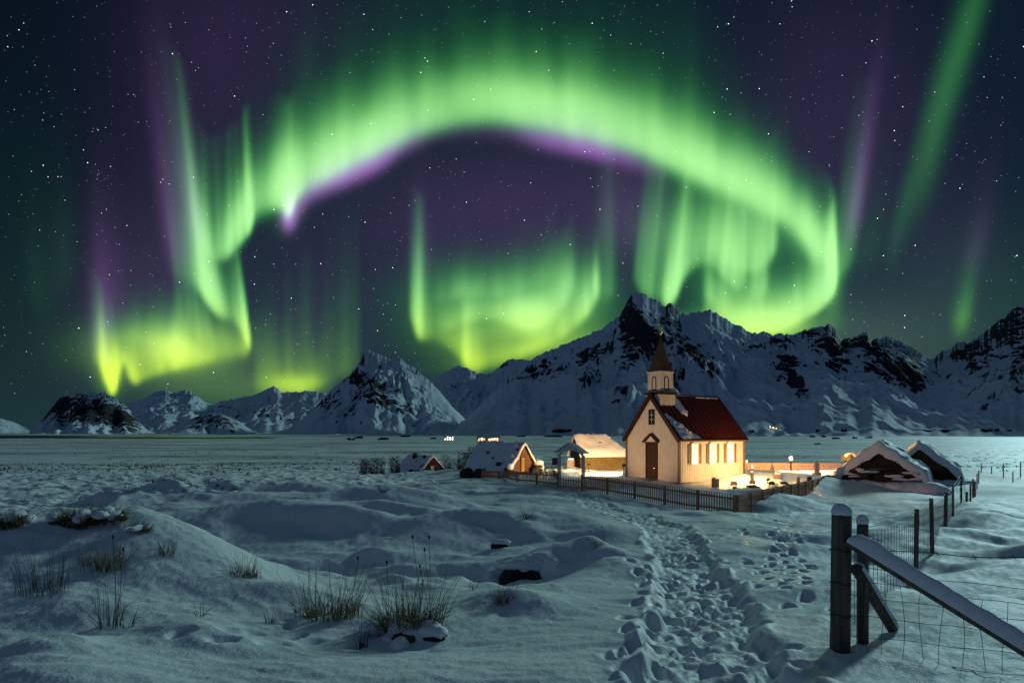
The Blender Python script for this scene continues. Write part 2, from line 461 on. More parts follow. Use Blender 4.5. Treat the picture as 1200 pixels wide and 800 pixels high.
def build_sky():
    azf = np.arange(-52, 52.01, 0.17)
    azb = np.arange(55, 305.01, 5.0)
    az = np.radians(np.concatenate([azf, azb]))
    elv = np.radians(np.concatenate([np.array([-6, -3, -1.5]), np.arange(-0.5, 46, 0.19), np.arange(48, 90, 3.0)]))
    A, E = np.meshgrid(az, elv)
    d = np.stack([np.sin(A) * np.cos(E), np.cos(A) * np.cos(E), np.sin(E)], -1)
    R = 30000.0
    col = sky_colour(d.reshape(-1, 3))
    col = np.concatenate([np.maximum(col, 0), np.ones((len(col), 1))], 1)
    m = bpy.data.materials.new("night_sky_aurora"); m.use_nodes = True
    nt = m.node_tree; nt.nodes.clear()
    out = nt.nodes.new('ShaderNodeOutputMaterial'); em = nt.nodes.new('ShaderNodeEmission')
    at = nt.nodes.new('ShaderNodeAttribute'); at.attribute_name = 'radiance'
    tr = nt.nodes.new('ShaderNodeBsdfTransparent'); ad = nt.nodes.new('ShaderNodeAddShader')   # glowing air is clear
    nt.links.new(at.outputs['Color'], em.inputs['Color']); nt.links.new(em.outputs[0], ad.inputs[0]); nt.links.new(tr.outputs[0], ad.inputs[1])
    nt.links.new(ad.outputs[0], out.inputs['Surface'])
    em.inputs['Strength'].default_value = 1.0
    try: m.cycles.emission_sampling = 'NONE'
    except Exception as e: print('emission_sampling', e)
    V = d * R
    V[..., 2] += EYE
    # top cap
    o = grid_mesh('sky', V, m, None, close_u=True, attrs={'radiance': ('COLOR', col)})
    tag(o, 'night sky with a green and violet aurora', None, None, 'structure')
    del o['label']
    return o
sky = build_sky()

def build_stars():
    n = 6500
    az = np.radians(rng.uniform(-46, 46, n)); el = np.radians(rng.uniform(2, 44, n))
    mag = rng.pareto(2.0, n) * 0.30 + 0.12
    # a tight little cluster like the seven sisters
    caz, cel = math.atan((118 - CX) / F), 0
    extra = []
    for k in range(13):
        X = 120 + rng.normal(0, 5); Y = 208 + rng.normal(0, 5)
        v = np.array([(X - CX) / F, 1.0, (HY - Y) / F]); v /= np.linalg.norm(v); extra.append(v)
    d = np.stack([np.sin(az) * np.cos(el), np.cos(az) * np.cos(el), np.sin(el)], -1)
    d = np.vstack([d, np.array(extra)]); mag = np.concatenate([mag, rng.uniform(.25, .7, len(extra))])
    R = 29000.0
    mag = np.clip(mag, 0, 2.6)
    rad = R * np.radians(0.0125 + 0.0095 * np.sqrt(mag))
    up = np.array([0, 0, 1.0])
    s = np.cross(d, up); s /= np.linalg.norm(s, axis=1)[:, None]; u = np.cross(s, d)
    V = []; C = []
    for k in range(6):
        a = 2 * np.pi * k / 6
        V.append(d * R + (s * math.cos(a) + u * math.sin(a)) * rad[:, None])
    V = np.stack(V, 1); V[..., 2] += EYE
    hue = rng.uniform(-1, 1, len(d))
    c = np.stack([1 + .18 * hue, np.ones_like(hue), 1.05 - .2 * hue], -1) * (mag * 1.0)[:, None]
    c = np.repeat(np.concatenate([c, np.ones((len(d), 1))], 1)[:, None, :], 6, 1).reshape(-1, 4)
    faces = np.arange(len(d) * 6).reshape(-1, 6)
    m = bpy.data.materials.new("starlight"); m.use_nodes = True
    nt = m.node_tree; nt.nodes.clear()
    out = nt.nodes.new('ShaderNodeOutputMaterial'); em = nt.nodes.new('ShaderNodeEmission')
    at = nt.nodes.new('ShaderNodeAttribute'); at.attribute_name = 'radiance'
    tr = nt.nodes.new('ShaderNodeBsdfTransparent'); ad = nt.nodes.new('ShaderNodeAddShader')   # glowing air is clear
    nt.links.new(at.outputs['Color'], em.inputs['Color']); nt.links.new(em.outputs[0], ad.inputs[0]); nt.links.new(tr.outputs[0], ad.inputs[1])
    nt.links.new(ad.outputs[0], out.inputs['Surface'])
    try: m.cycles.emission_sampling = 'NONE'
    except Exception: pass
    o = raw_mesh('stars', V.reshape(-1, 3), faces, m, None, False, {'radiance': ('COLOR', c)})
    tag(o, kind='stuff')
build_stars()

# ------------------------------------------------------------------ the snow-covered ground
def rot_gauss(x, y, cx, cy, sx, sy, rot, h, p=2.0):
    c, s = math.cos(rot), math.sin(rot)
    u = (x - cx) * c + (y - cy) * s; v = -(x - cx) * s + (y - cy) * c
    return h * np.exp(-.5 * ((u / sx) ** 2 + (v / sy) ** 2) ** (p / 2))

PR_D = [0, 5, 8.5, 11, 14, 20, 25, 32, 40, 50, 60, 75, 100, 150, 260, 500, 1000]
PR_Z = [0, -.02, -.27, -.42, -.62, -1.0, -1.35, -1.9, -1.78, -1.85, -2.1, -2.6, -3.7, -5.2, -6.0, -6.2, -6.3]
# wind drifts: x, y, sx, sy, rot, height
DRIFTS = [
    (-6.6, 9.6, 2.3, 1.25, -.22, .78), (-4.55, 9.3, .95, .85, -.6, .26), (-8.8, 8.2, 2.2, 1.8, 0, .50),    # left knoll with brown grass
    (-3.1, 6.5, .42, .34, .1, .16), (-3.85, 5.75, .40, .34, 0, .22), (-3.3, 5.0, .5, .4, 0, .14), (-4.3, 6.9, .5, .4, .3, .14), (-2.2, 8.6, .6, .35, .2, .08),
    (-2.75, 8.1, .42, .30, -.2, .10), (-2.6, 6.05, .35, .26, 0, .08), (-1.0, 5.4, .7, .5, 0, .05),
    (-6.4, 20.4, 3.0, 1.7, .06, .68), (-3.1, 20.6, 2.4, 1.3, -.30, .36), (-10.2, 18.9, 2.2, 1.6, .15, .50),  # big smooth drift and its folds
    (-5.5, 18.0, 2.0, .42, .16, .30), (-4.25, 17.0, 1.35, .48, -.12, .46), (-6.9, 17.2, 1.7, .40, .22, .22), (-8.3, 16.4, 1.2, .45, .1, .20), (-3.2, 18.4, 1.1, .35, -.35, .24),
    (-2.6, 20.9, 2.2, .40, -.04, .26), (-1.0, 22.6, 2.0, .5, .1, .24),
    (-.9, 17.2, 1.25, .62, .1, .42), (.9, 18.4, 1.5, .7, -.2, .30), (-1.9, 15.8, .8, .5, .1, .18), (2.2, 16.8, .9, .7, .3, .24),
    (-10.3, 28.5, 4.0, 1.5, .05, .95), (-7.2, 27.6, 1.8, 1.0, -.2, .45), (-14.5, 26.5, 2.5, 1.4, .1, .55),
    (-1.2, 13.0, 2.7, 1.6, .12, -.30), (.35, 12.9, 1.0, 1.0, 0, -.26), (-4.2, 13.0, 2.2, 1.3, .1, -.18),     # hollow
    (-1.6, 9.2, 2.0, .9, .05, -.10), (.9, 13.9, .62, .5, .4, .40), (1.5, 11.6, .55, .6, .2, .22), (1.2, 10.4, .45, .9, -.4, .12), (-.05, 9.0, .5, .28, .2, .10),
    (-3.35, 12.6, .5, .3, 0, .16), (-2.2, 13.6, .6, .3, .1, .17), (-.9, 13.9, .5, .28, 0, .14), (-2.9, 14.4, .8, .3, .1, .15), (-1.5, 11.7, .55, .26, 0, .13), (-4.6, 13.9, .6, .3, 0, .18), (-.4, 12.0, .4, .25, 0, .10),
    (-.9, 7.2, .50, .34, 0, .13), (-1.55, 7.5, .45, .28, 0, .05), (-.05, 8.25, .5, .32, .3, .16), (.22, 8.0, .35, .2, -.4, .08),
    (1.9, 13.6, .30, .30, 0, .22), (1.68, 14.3, .25, .2, 0, .14), (.45, 16.5, .4, .3, 0, .20), (1.3, 19.2, .4, .3, 0, .22), (2.2, 21, .5, .3, 0, .2),
    (7.4, 14.8, 2.2, .9, .6, .28), (10.3, 17, 1.4, 1.1, .3, .24), (6.2, 11.3, 1.6, .8, .2, .12), (14.4, 21, 1.3, 2.6, -.5, .75), (17.6, 26, 1.3, 3.2, -.5, .65), (5.0, 7.4, .8, .6, .4, .12), (4.2, 9.2, .9, .5, .3, .10),
    (17.8, 45.5, 5, 1.4, .95, .30), (13.4, 36.0, 3.2, 1.2, .95, .22),   # banked against the side fence
    (-16, 31, 4, 2.0, 0, .40), (-1.5, 34, 5, 1.4, .05, .25), (-4, 31, 3, 1.0, 0, .25), (1.0, 29, 2.2, .8, .1, .22),
]
# exact heights where things stand: (px, py, distance) of the snow line at their foot
ANCH = [(863, 603, 32), (770, 590, 36), (683, 575, 41), (656, 572, 42.5), (610, 566, 46), (566, 561, 50), (985, 567, 60), (925, 580, 45),
        (796, 567, 50), (737, 558, 55), (871, 553, 54.3), (833, 561, 52), (900, 558, 60), (927, 555, 68), (873, 552, 75), (988, 553, 75), (840, 574, 43), (760, 571, 46),
        (700, 548, 70), (740, 552, 66), (615, 555, 62), (570, 552, 66), (507, 556, 80), (445, 559, 80), (1035, 569, 55), (1100, 563, 62),
        (983, 762, 5.8), (1075, 676, 11.3), (1095, 647, 14.4), (1108, 622, 18.2), (1143, 567, 60), (1170, 565, 66), (1040, 583, 46), (1040, 604, 36), (1045, 630, 24), (1090, 578, 52), (445, 564, 60), (440, 570, 48), (507, 563, 62),
        (840, 800, 4.9), (832, 703, 8.5), (802, 642, 14), (748, 606, 24), (694, 586, 36),
        (1190, 735, 6.2), (1190, 640, 14), (480, 742, 6.9), (110, 745, 6.2), (50, 700, 7.2)]
def base_height(x, y):
    r = np.hypot(x, y)
    D = np.where(y > 0, np.maximum(np.abs(y) * .75 + r * .25, 0), r * .6)
    z = np.interp(D, PR_D, PR_Z)
    z = np.where(y < 0, z * .4, z)
    for d in DRIFTS:
        z = z + rot_gauss(x, y, *d[:5], d[5] * (1.18 if d[0] < 2 else 1.0))
    near = 1 - smooth(250, 600, r)
    wx = x + 1.5 * vnoise(x * .07, y * .07, 91); wy = y + 1.5 * vnoise(x * .07 + 9, y * .07, 92)
    z = z + near * (.20 * vnoise(wx * .09, wy * .13, 3) + .09 * vnoise(wx * .3, wy * .45, 4)) * smooth(3, 20, r) 
    # wind-carved folds, gentle backs and sharper lips
    fx = x + .9 * vnoise(x * .35, y * .3, 93); fy = y + .9 * vnoise(x * .3 + 4, y * .35, 94)
    fold = 1 - np.sqrt(vnoise(fx * .22, fy * .40, 95) ** 2 + .012) * 1.9
    fold2 = 1 - np.sqrt(vnoise(fx * .55 + 3, fy * .95, 96) ** 2 + .012) * 1.9
    reg = smooth(7, 12, r) * (1 - smooth(36, 60, r)) * (1 - .85 * np.exp(-((x - np.interp(y, [0, 14, 25, 42], [1.5, 3.5, 4.5, 3.6])) / 1.8) ** 2))
    z = z + reg * (.21 * fold + .075 * fold2 - .12)
    z = z + 1.6 * vnoise(x * .006, y * .006, 5) * smooth(140, 700, r) * .35
    return z
_ax = np.array([(p[0] - CX) / F * p[2] for p in ANCH]); _ay = np.array([float(p[2]) for p in ANCH])
_az = np.array([EYE - (p[1] - HY) / F * p[2] for p in ANCH]); _as = .085 * _ay + .35
def _kern(x, y):
    x = np.asarray(x, float).ravel(); y = np.asarray(y, float).ravel()
    return np.exp(-.5 * ((x[:, None] - _ax) ** 2 + (y[:, None] - _ay) ** 2) / _as ** 2)
_w = np.linalg.solve(_kern(_ax, _ay) + 0.02 * np.eye(len(_ax)), _az - base_height(_ax, _ay))
def G0(x, y):
    x = np.asarray(x, float); y = np.asarray(y, float)
    z = base_height(x, y)
    sh = z.shape; xf, yf, zf = x.ravel(), y.ravel(), z.ravel().copy()
    m = np.nonzero((np.abs(yf) < 110) & (np.abs(xf) < 110) & (yf > -5))[0]
    for i in range(0, len(m), 60000):
        k = m[i:i + 60000]
        zf[k] += _kern(xf[k], yf[k]) @ _w
    return zf.reshape(sh)

# the trodden path from the camera to the lych gate
PATH = catmull([(1.25, 2.0), (1.45, 4.9), (2.3, 8.5), (3.5, 14), (4.35, 19), (4.55, 25), (4.3, 31), (4.0, 36), (3.55, 41.2), (3.9, 46)], .02)[:, :2] if False else None
_pp = np.array([(1.15, 0.5), (1.25, 2.5), (1.5, 4.9), (2.35, 8.5), (3.4, 14), (4.2, 19), (4.5, 25), (4.3, 31), (3.95, 36), (3.6, 41.8)])
def path_x(y): return np.interp(y, _pp[:, 1], _pp[:, 0])
def path_w(y): return np.interp(y, [0, 5, 9, 14, 24, 42], [.70, .66, .60, .62, .85, .8])
def path_mask(x, y):
    n = .22 * vnoise(x * 1.1, y * 1.1, 61) + .12 * vnoise(x * 3.1, y * 3.1, 62)
    d = np.abs(x - path_x(y)) / path_w(y) + n
    return (1 - smooth(.72, 1.22, d)) * smooth(-1, 1, y) * (1 - smooth(41, 43.5, y))

def side_tracks(x, y):
    """soft weight of the churned snow beside the path, right of it near the camera"""
    c = np.interp(y, [2, 5, 8, 12, 17, 21], [2.1, 2.6, 3.5, 4.6, 6.2, 7.4])
    return np.exp(-.5 * ((x - c) / (.55 + .0 * y)) ** 2) * smooth(2, 4, y) * (1 - smooth(9, 13, y))

def ground_detail(x, y, z):
    r = np.hypot(x, y)
    pm = path_mask(x, y)
    near = 1 - smooth(45, 90, r)
    # sastrugi and fine lumps
    z = z + near * (.022 * vnoise(x * 1.1, y * 1.9, 8) + .016 * (.6 - 1.6 * np.abs(vnoise(x * 1.9 + .6 * vnoise(x, y, 1), y * 4.2 + .5 * vnoise(x * .8, y, 2), 9))) + .007 * vnoise(x * 6, y * 10, 10) + .003 * vnoise(x * 17, y * 19, 12))
    # tussocky ground on the left, middle distance
    tus = smooth(-5, -11, x) * smooth(17, 24, r) * (1 - smooth(90, 160, r))
    tus = np.maximum(tus, .55 * smooth(30, 50, r) * (1 - smooth(120, 220, r)) * smooth(-1, -6, x))
    lump = np.clip(ridged(x * .42, y * .42, 3, 41) - .42, 0, 1)
    z = z + tus * (.38 * lump + .12 * vnoise(x * .7, y * .7, 42) + .035 * vnoise(x * 2.3, y * 2.3, 43))
    # rough snow in the hollow
    hol = np.exp(-.5 * (((x + 1.3) / 2.8) ** 2 + ((y - 12.6) / 1.6) ** 2))
    z = z + hol * .10 * np.maximum(vnoise(x * 1.5, y * 2.2, 45), -.2)
    # scattered soft bumps
    z = z + near * .07 * np.clip(fbm(x * .8, y * 1.0, 3, 47) - .35, 0, 1) * smooth(4, 9, r) * (1 - pm)
    # the trodden trough
    st = side_tracks(x, y)
    fade = 1 - .5 * smooth(14, 40, r)
    z = z - pm * .11 * fade
    wx = x + .12 * vnoise(x * 3, y * 3, 56); wy = y + .12 * vnoise(x * 3, y * 3 + 5, 57)
    cl = vnoise(wx * 2.1, wy * 1.7, 51) + .75 * vnoise(wx * 4.3, wy * 3.5, 52) + .55 * vnoise(wx * 8, wy * 6.8, 53) + .34 * vnoise(wx * 15, wy * 13, 54) + .12 * vnoise(wx * 30, wy * 27, 58)
    z = z + np.maximum(pm, .22 * st) * cl * .040 * (1 + .5 * smooth(10, 30, r))
    edge = np.clip(4 * pm * (1 - pm), 0, 1)
    z = z + edge * (.06 + .09 * vnoise(x * 2.2, y * 2.2, 55)) * (1 - .4 * smooth(20, 40, r))
    return z

def build_ground():
    azf = np.arange(-44, 44.001, 0.115)
    azb = np.arange(46, 314.01, 3.0)
    az = np.radians(np.concatenate([azf, azb]))
    r1 = 1.2 * np.exp(np.arange(0, math.log(110 / 1.2), 0.0085))
    r2 = 110 * np.exp(np.arange(0.02, math.log(26000 / 110), 0.035))
    r = np.concatenate([[0.05, .5], r1, r2])
    R_, A_ = np.meshgrid(r, az, indexing='ij')
    X = R_ * np.sin(A_); Y = R_ * np.cos(A_)
    Z = ground_detail(X, Y, G0(X, Y))
    nf = len(azf)
    # single footprints
    fr = random.Random(5)
    prints = []
    for i in range(430):
        y = 3.0 + 38 * fr.random() ** 1.7
        side = fr.gauss(0, .40)
        x = float(path_x(y)) + side * float(path_w(y)) * 1.35
        prints.append((x, y, fr.gauss(0.15, .45), fr.uniform(.025, .07)))
    for i in range(16):      # beside the path on the right
        y = 3.2 + 9 * fr.random()
        x = float(np.interp(y, [2, 5, 8, 12, 17, 21], [2.0, 2.6, 3.5, 4.6, 6.2, 7.4])) + fr.gauss(0, .55)
        prints.append((x, y, fr.gauss(.4, .5), fr.uniform(.06, .11)))
    def trail(pts, step, dep):
        d = catmull(pts, .02); L = np.cumsum(np.hypot(np.gradient(d[:, 0]), np.gradient(d[:, 1])))
        s, k = 0, 0
        while s < L[-1]:
            i = int(np.searchsorted(L, s)); j = min(i + 5, len(d) - 1)
            t = math.atan2(d[j, 0] - d[i - 5 if i > 5 else 0, 0], d[j, 1] - d[i - 5 if i > 5 else 0, 1])
            o = .11 * (1 if k % 2 else -1) + fr.gauss(0, .03)
            prints.append((d[i, 0] + o * math.cos(t), d[i, 1] - o * math.sin(t), t + fr.gauss(0, .12), dep * fr.uniform(.8, 1.2)))
            s += step * fr.uniform(.85, 1.15); k += 1
    trail([(3.3, 8.0), (4.6, 11), (5.4, 13.5), (6.6, 17), (8.0, 20)], .42, .13)
    trail([(3.4, 9.5), (4.9, 12.5), (6.3, 15.5), (8.4, 18.5)], .5, .11)
    trail([(4.4, 15), (6.0, 17.5), (7.6, 19.5), (9.5, 23), (9.9, 29)], .5, .10)
    trail([(.95, 5.2), (1.35, 7.2), (1.9, 9.4), (2.1, 12)], .38, .14)
    trail([(.8, 4.6), (1.0, 6.4)], .5, .12)
    trail([(-2.55, 6.3), (-1.9, 6.5), (-1.3, 6.9)], .33, .07)
    trail([(-2.9, 6.05), (-2.5, 6.35), (-2.2, 6.9), (-2.4, 7.8)], .34, .06)
    for (x, y, t, dep) in prints:
        rr = math.hypot(x, y); a = math.degrees(math.atan2(x, y))
        if abs(a) > 43 or rr < 1.5: continue
        i0 = np.searchsorted(r, rr - .45); i1 = np.searchsorted(r, rr + .45)
        da = math.degrees(.4 / rr)
        j0 = np.searchsorted(azf, a - da); j1 = np.searchsorted(azf, a + da)
        if i1 - i0 < 2 or j1 - j0 < 2: continue
        x_ = X[i0:i1, j0:j1]; y_ = Y[i0:i1, j0:j1]
        c, s = math.cos(t), math.sin(t)
        u = ((x_ - x) * c - (y_ - y) * s) / .072; v = ((x_ - x) * s + (y_ - y) * c) / .135
        q = np.sqrt(u * u + v * v) + .25 * vnoise(x_ * 6, y_ * 6, 71)
        Z[i0:i1, j0:j1] += -dep * (1 - smooth(.35, 1.35, q)) + dep * .07 * np.exp(-((q - 1.6) / .5) ** 2)
    # rocky hole under the overhanging snow in the hollow
    hx, hy = HOLE[0], HOLE[1]
    q = np.hypot((X - hx) / .42, (Y - hy) / .34) + .2 * vnoise(X * 3, Y * 3, 72)
    Z -= .30 * (1 - smooth(.4, 1.1, q))
    Z += .16 * np.exp(-((q - 1.5) / .4) ** 2) * (Y > hy)
    # dead grass showing through: weight for the material
    V = np.stack([X, Y, Z], -1)
    pm = path_mask(X, Y)
    Rr, Cc = X.shape
    idx = np.arange(Rr * Cc).reshape(Rr, Cc); idx = np.concatenate([idx, idx[:, :1]], 1)
    quads = np.stack([idx[:-1, :-1], idx[:-1, 1:], idx[1:, 1:], idx[1:, :-1]], -1)
    pmq = np.concatenate([pm, pm[:, :1]], 1)
    fm = (pmq[:-1, :-1] + pmq[1:, 1:]) * .5 > .5
    fm[:, nf - 1:] = False
    P3 = V.reshape(-1, 3)
    # vertex normals of the whole sheet, so that path and field shade as one surface
    Vp = np.concatenate([V[:, -1:], V, V[:, :1]], 1)
    du = Vp[:, 2:] - Vp[:, :-2]; dv = np.gradient(V, axis=0)
    N = np.cross(dv, du); N /= np.linalg.norm(N, axis=-1)[..., None] + 1e-12
    N[N[..., 2] < 0] *= -1
    N = N.reshape(-1, 3)
    def sheet(name, q):
        used = np.unique(q); re = np.full(len(P3), -1); re[used] = np.arange(len(used))
        o = raw_mesh(name, P3[used], re[q], M['snow'], None, True)
        o.data.normals_split_custom_set_from_vertices([tuple(n) for n in N[used]])
        o['kind'] = 'structure'
        return o
    sheet('snowy_ground', quads[~fm])
    sheet('snow_path', quads[fm])
    return X, Y, Z, r, azf

def snow_material():
    m, nt, b = nmat('snow'); L = nt.links
    geo = nt.nodes.new('ShaderNodeNewGeometry')
    def noise(scale, det=4, src=None, st=(1, 1, 1)):
        mp = nt.nodes.new('ShaderNodeMapping'); mp.inputs['Scale'].default_value = st
        L.new(src or geo.outputs['Position'], mp.inputs['Vector'])
        n = nt.nodes.new('ShaderNodeTexNoise'); n.inputs['Scale'].default_value = scale; n.inputs['Detail'].default_value = det
        L.new(mp.outputs['Vector'], n.inputs['Vector']); return n.outputs['Fac']
    def mth(op, a, b_=None, c=None, clamp=False):
        n = nt.nodes.new('ShaderNodeMath'); n.operation = op; n.use_clamp = clamp
        for i, v in enumerate((a, b_, c)):
            if v is None: continue
            if isinstance(v, (int, float)): n.inputs[i].default_value = v
            else: L.new(v, n.inputs[i])
        return n.outputs[0]
    def ramp(v, a, c):
        n = nt.nodes.new('ShaderNodeMapRange'); n.interpolation_type = 'SMOOTHSTEP'
        L.new(v, n.inputs['Value']); n.inputs['From Min'].default_value = a; n.inputs['From Max'].default_value = c
        return n.outputs['Result']
    sep = nt.nodes.new('ShaderNodeSeparateXYZ'); L.new(geo.outputs['Position'], sep.inputs[0])
    # wind-swept plain: streaks of bare grass far out
    dist = nt.nodes.new('ShaderNodeVectorMath'); dist.operation = 'LENGTH'; L.new(geo.outputs['Position'], dist.inputs[0])
    far = ramp(dist.outputs['Value'], 70, 200)
    n1 = noise(.012, 6, st=(1, 2.2, 1)); n2 = noise(.09, 5, st=(1, 1.6, 1))
    streak = mth('MULTIPLY', ramp(mth('ADD', mth('MULTIPLY', n1, .65), mth('MULTIPLY', n2, .35)), .44, .60), far)
    tuf = noise(1.1, 6)
    midd = mth('MULTIPLY', ramp(dist.outputs['Value'], 18, 40), mth('SUBTRACT', 1.0, ramp(dist.outputs['Value'], 120, 260)))
    left = ramp(mth('MULTIPLY', sep.outputs['X'], -1.0), 2, 9)
    tuft = mth('MULTIPLY', mth('MULTIPLY', ramp(tuf, .655, .70), midd), left)
    grass = mth('MAXIMUM', mth('MULTIPLY', streak, .62), mth('MULTIPLY', tuft, .85), clamp=True)
    mx = nt.nodes.new('ShaderNodeMix'); mx.data_type = 'RGBA'
    L.new(grass, mx.inputs['Factor'])
    mx.inputs[6].default_value = (.80, .815, .84, 1); mx.inputs[7].default_value = (.075, .068, .050, 1)
    L.new(mx.outputs[2], b.inputs['Base Color'])
    b.inputs['Roughness'].default_value = .62
    b.inputs['Specular IOR Level'].default_value = .22
    bp = nt.nodes.new('ShaderNodeBump'); bp.inputs['Strength'].default_value = .55; bp.inputs['Distance'].default_value = .012
    bn = mth('ADD', noise(42, 6), mth('MULTIPLY', noise(9, 4), 1.4))
    L.new(bn, bp.inputs['Height']); L.new(bp.outputs['Normal'], b.inputs['Normal'])
    return m

M = {}
M['snow'] = snow_material()
_h = P(612, 668, 13.2); HOLE = (_h.x, _h.y)
GX, GY, GZ, GR, GAZ = build_ground()

def ground_z(x, y):
    """height of the finished snow sheet (bilinear look-up)"""
    rr = math.hypot(x, y); a = math.degrees(math.atan2(x, y))
    i = int(np.clip(np.searchsorted(GR, rr) - 1, 0, len(GR) - 2)); j = int(np.clip(np.searchsorted(GAZ, a) - 1, 0, len(GAZ) - 2))
    fi = (rr - GR[i]) / (GR[i + 1] - GR[i]); fj = float(np.clip((a - GAZ[j]) / (GAZ[j + 1] - GAZ[j]), 0, 1))
    return float((GZ[i, j] * (1 - fj) + GZ[i, j + 1] * fj) * (1 - fi) + (GZ[i + 1, j] * (1 - fj) + GZ[i + 1, j + 1] * fj) * fi)

def hit(px, py, dmin=3.0, dmax=2500.0):
    """first point of the ground seen through a pixel of the photograph (used to find where things stand)"""
    u = (px - CX) / F; s = (py - HY) / F
    D = dmin; prev = dmin
    while D < dmax:
        if EYE - s * D <= ground_z(u * D, D):
            lo, hi_ = prev, D
            for _ in range(18):
                mid_ = (lo + hi_) / 2
                if EYE - s * mid_ <= ground_z(u * mid_, mid_): hi_ = mid_
                else: lo = mid_
            return Vector((u * hi_, hi_, ground_z(u * hi_, hi_)))
        prev = D; D *= 1.004
    return Vector((u * dmax, dmax, ground_z(u * dmax, dmax)))

def on_ground(px, D, sink=0.0):
    x = (px - CX) / F * D
    return Vector((x, D, ground_z(x, D) - sink))

# dark strip of open water along the far left of the plain
def build_water():
    m, nt, b = nmat('sea_water')
    b.inputs['Base Color'].default_value = (.006, .010, .014, 1); b.inputs['Roughness'].default_value = .35
    pts = [(-2600, 780), (-1150, 800), (-600, 830), (-300, 900), (-420, 1100), (-900, 1400), (-1700, 1900), (-3400, 2100)]
    me = bpy.data.meshes.new('sea_water'); z = max(ground_z(x, y) for x, y in pts) + .5
    me.from_pydata([(x, y, z) for x, y in pts], [], [tuple(range(len(pts)))]); me.materials.append(m)
    o = link(bpy.data.objects.new('sea_water', me)); o['kind'] = 'structure'
build_water()

# ------------------------------------------------------------------ mountains
def mountain_material():
    m, nt, b = nmat('mountain_snow_and_rock'); L = nt.links
    geo = nt.nodes.new('ShaderNodeNewGeometry')
    at = nt.nodes.new('ShaderNodeAttribute'); at.attribute_name = 'rock'
    n1 = nt.nodes.new('ShaderNodeTexNoise'); n1.inputs['Scale'].default_value = .045; n1.inputs['Detail'].default_value = 8; n1.inputs['Roughness'].default_value = .62
    L.new(geo.outputs['Position'], n1.inputs['Vector'])
    ad = nt.nodes.new('ShaderNodeMath'); ad.operation = 'ADD'; L.new(at.outputs['Fac'], ad.inputs[0])
    s1 = nt.nodes.new('ShaderNodeMath'); s1.operation = 'MULTIPLY_ADD'; L.new(n1.outputs['Fac'], s1.inputs[0]); s1.inputs[1].default_value = .8; s1.inputs[2].default_value = -.40
    L.new(s1.outputs[0], ad.inputs[1])
    mr = nt.nodes.new('ShaderNodeMapRange'); mr.interpolation_type = 'SMOOTHSTEP'; L.new(ad.outputs[0], mr.inputs['Value'])
    mr.inputs['From Min'].default_value = .42; mr.inputs['From Max'].default_value = .58
    mx = nt.nodes.new('ShaderNodeMix'); mx.data_type = 'RGBA'; L.new(mr.outputs['Result'], mx.inputs['Factor'])
    mx.inputs[6].default_value = (.70, .75, .84, 1)
    cr = nt.nodes.new('ShaderNodeValToRGB'); cr.color_ramp.elements[0].color = (.012, .013, .016, 1); cr.color_ramp.elements[1].color = (.055, .055, .060, 1)
    n2 = nt.nodes.new('ShaderNodeTexNoise'); n2.inputs['Scale'].default_value = .02; n2.inputs['Detail'].default_value = 6
    L.new(geo.outputs['Position'], n2.inputs['Vector']); L.new(n2.outputs['Fac'], cr.inputs['Fac'])
    L.new(cr.outputs['Color'], mx.inputs[7]); L.new(mx.outputs[2], b.inputs['Base Color'])
    b.inputs['Roughness'].default_value = .8; b.inputs['Specular IOR Level'].default_value = .1
    bp = nt.nodes.new('ShaderNodeBump'); bp.inputs['Strength'].default_value = .6; bp.inputs['Distance'].default_value = 6.0
    L.new(n1.outputs['Fac'], bp.inputs['Height']); L.new(bp.outputs['Normal'], b.inputs['Normal'])
    return m
M['mountain'] = mountain_material()
MOUNTS = []

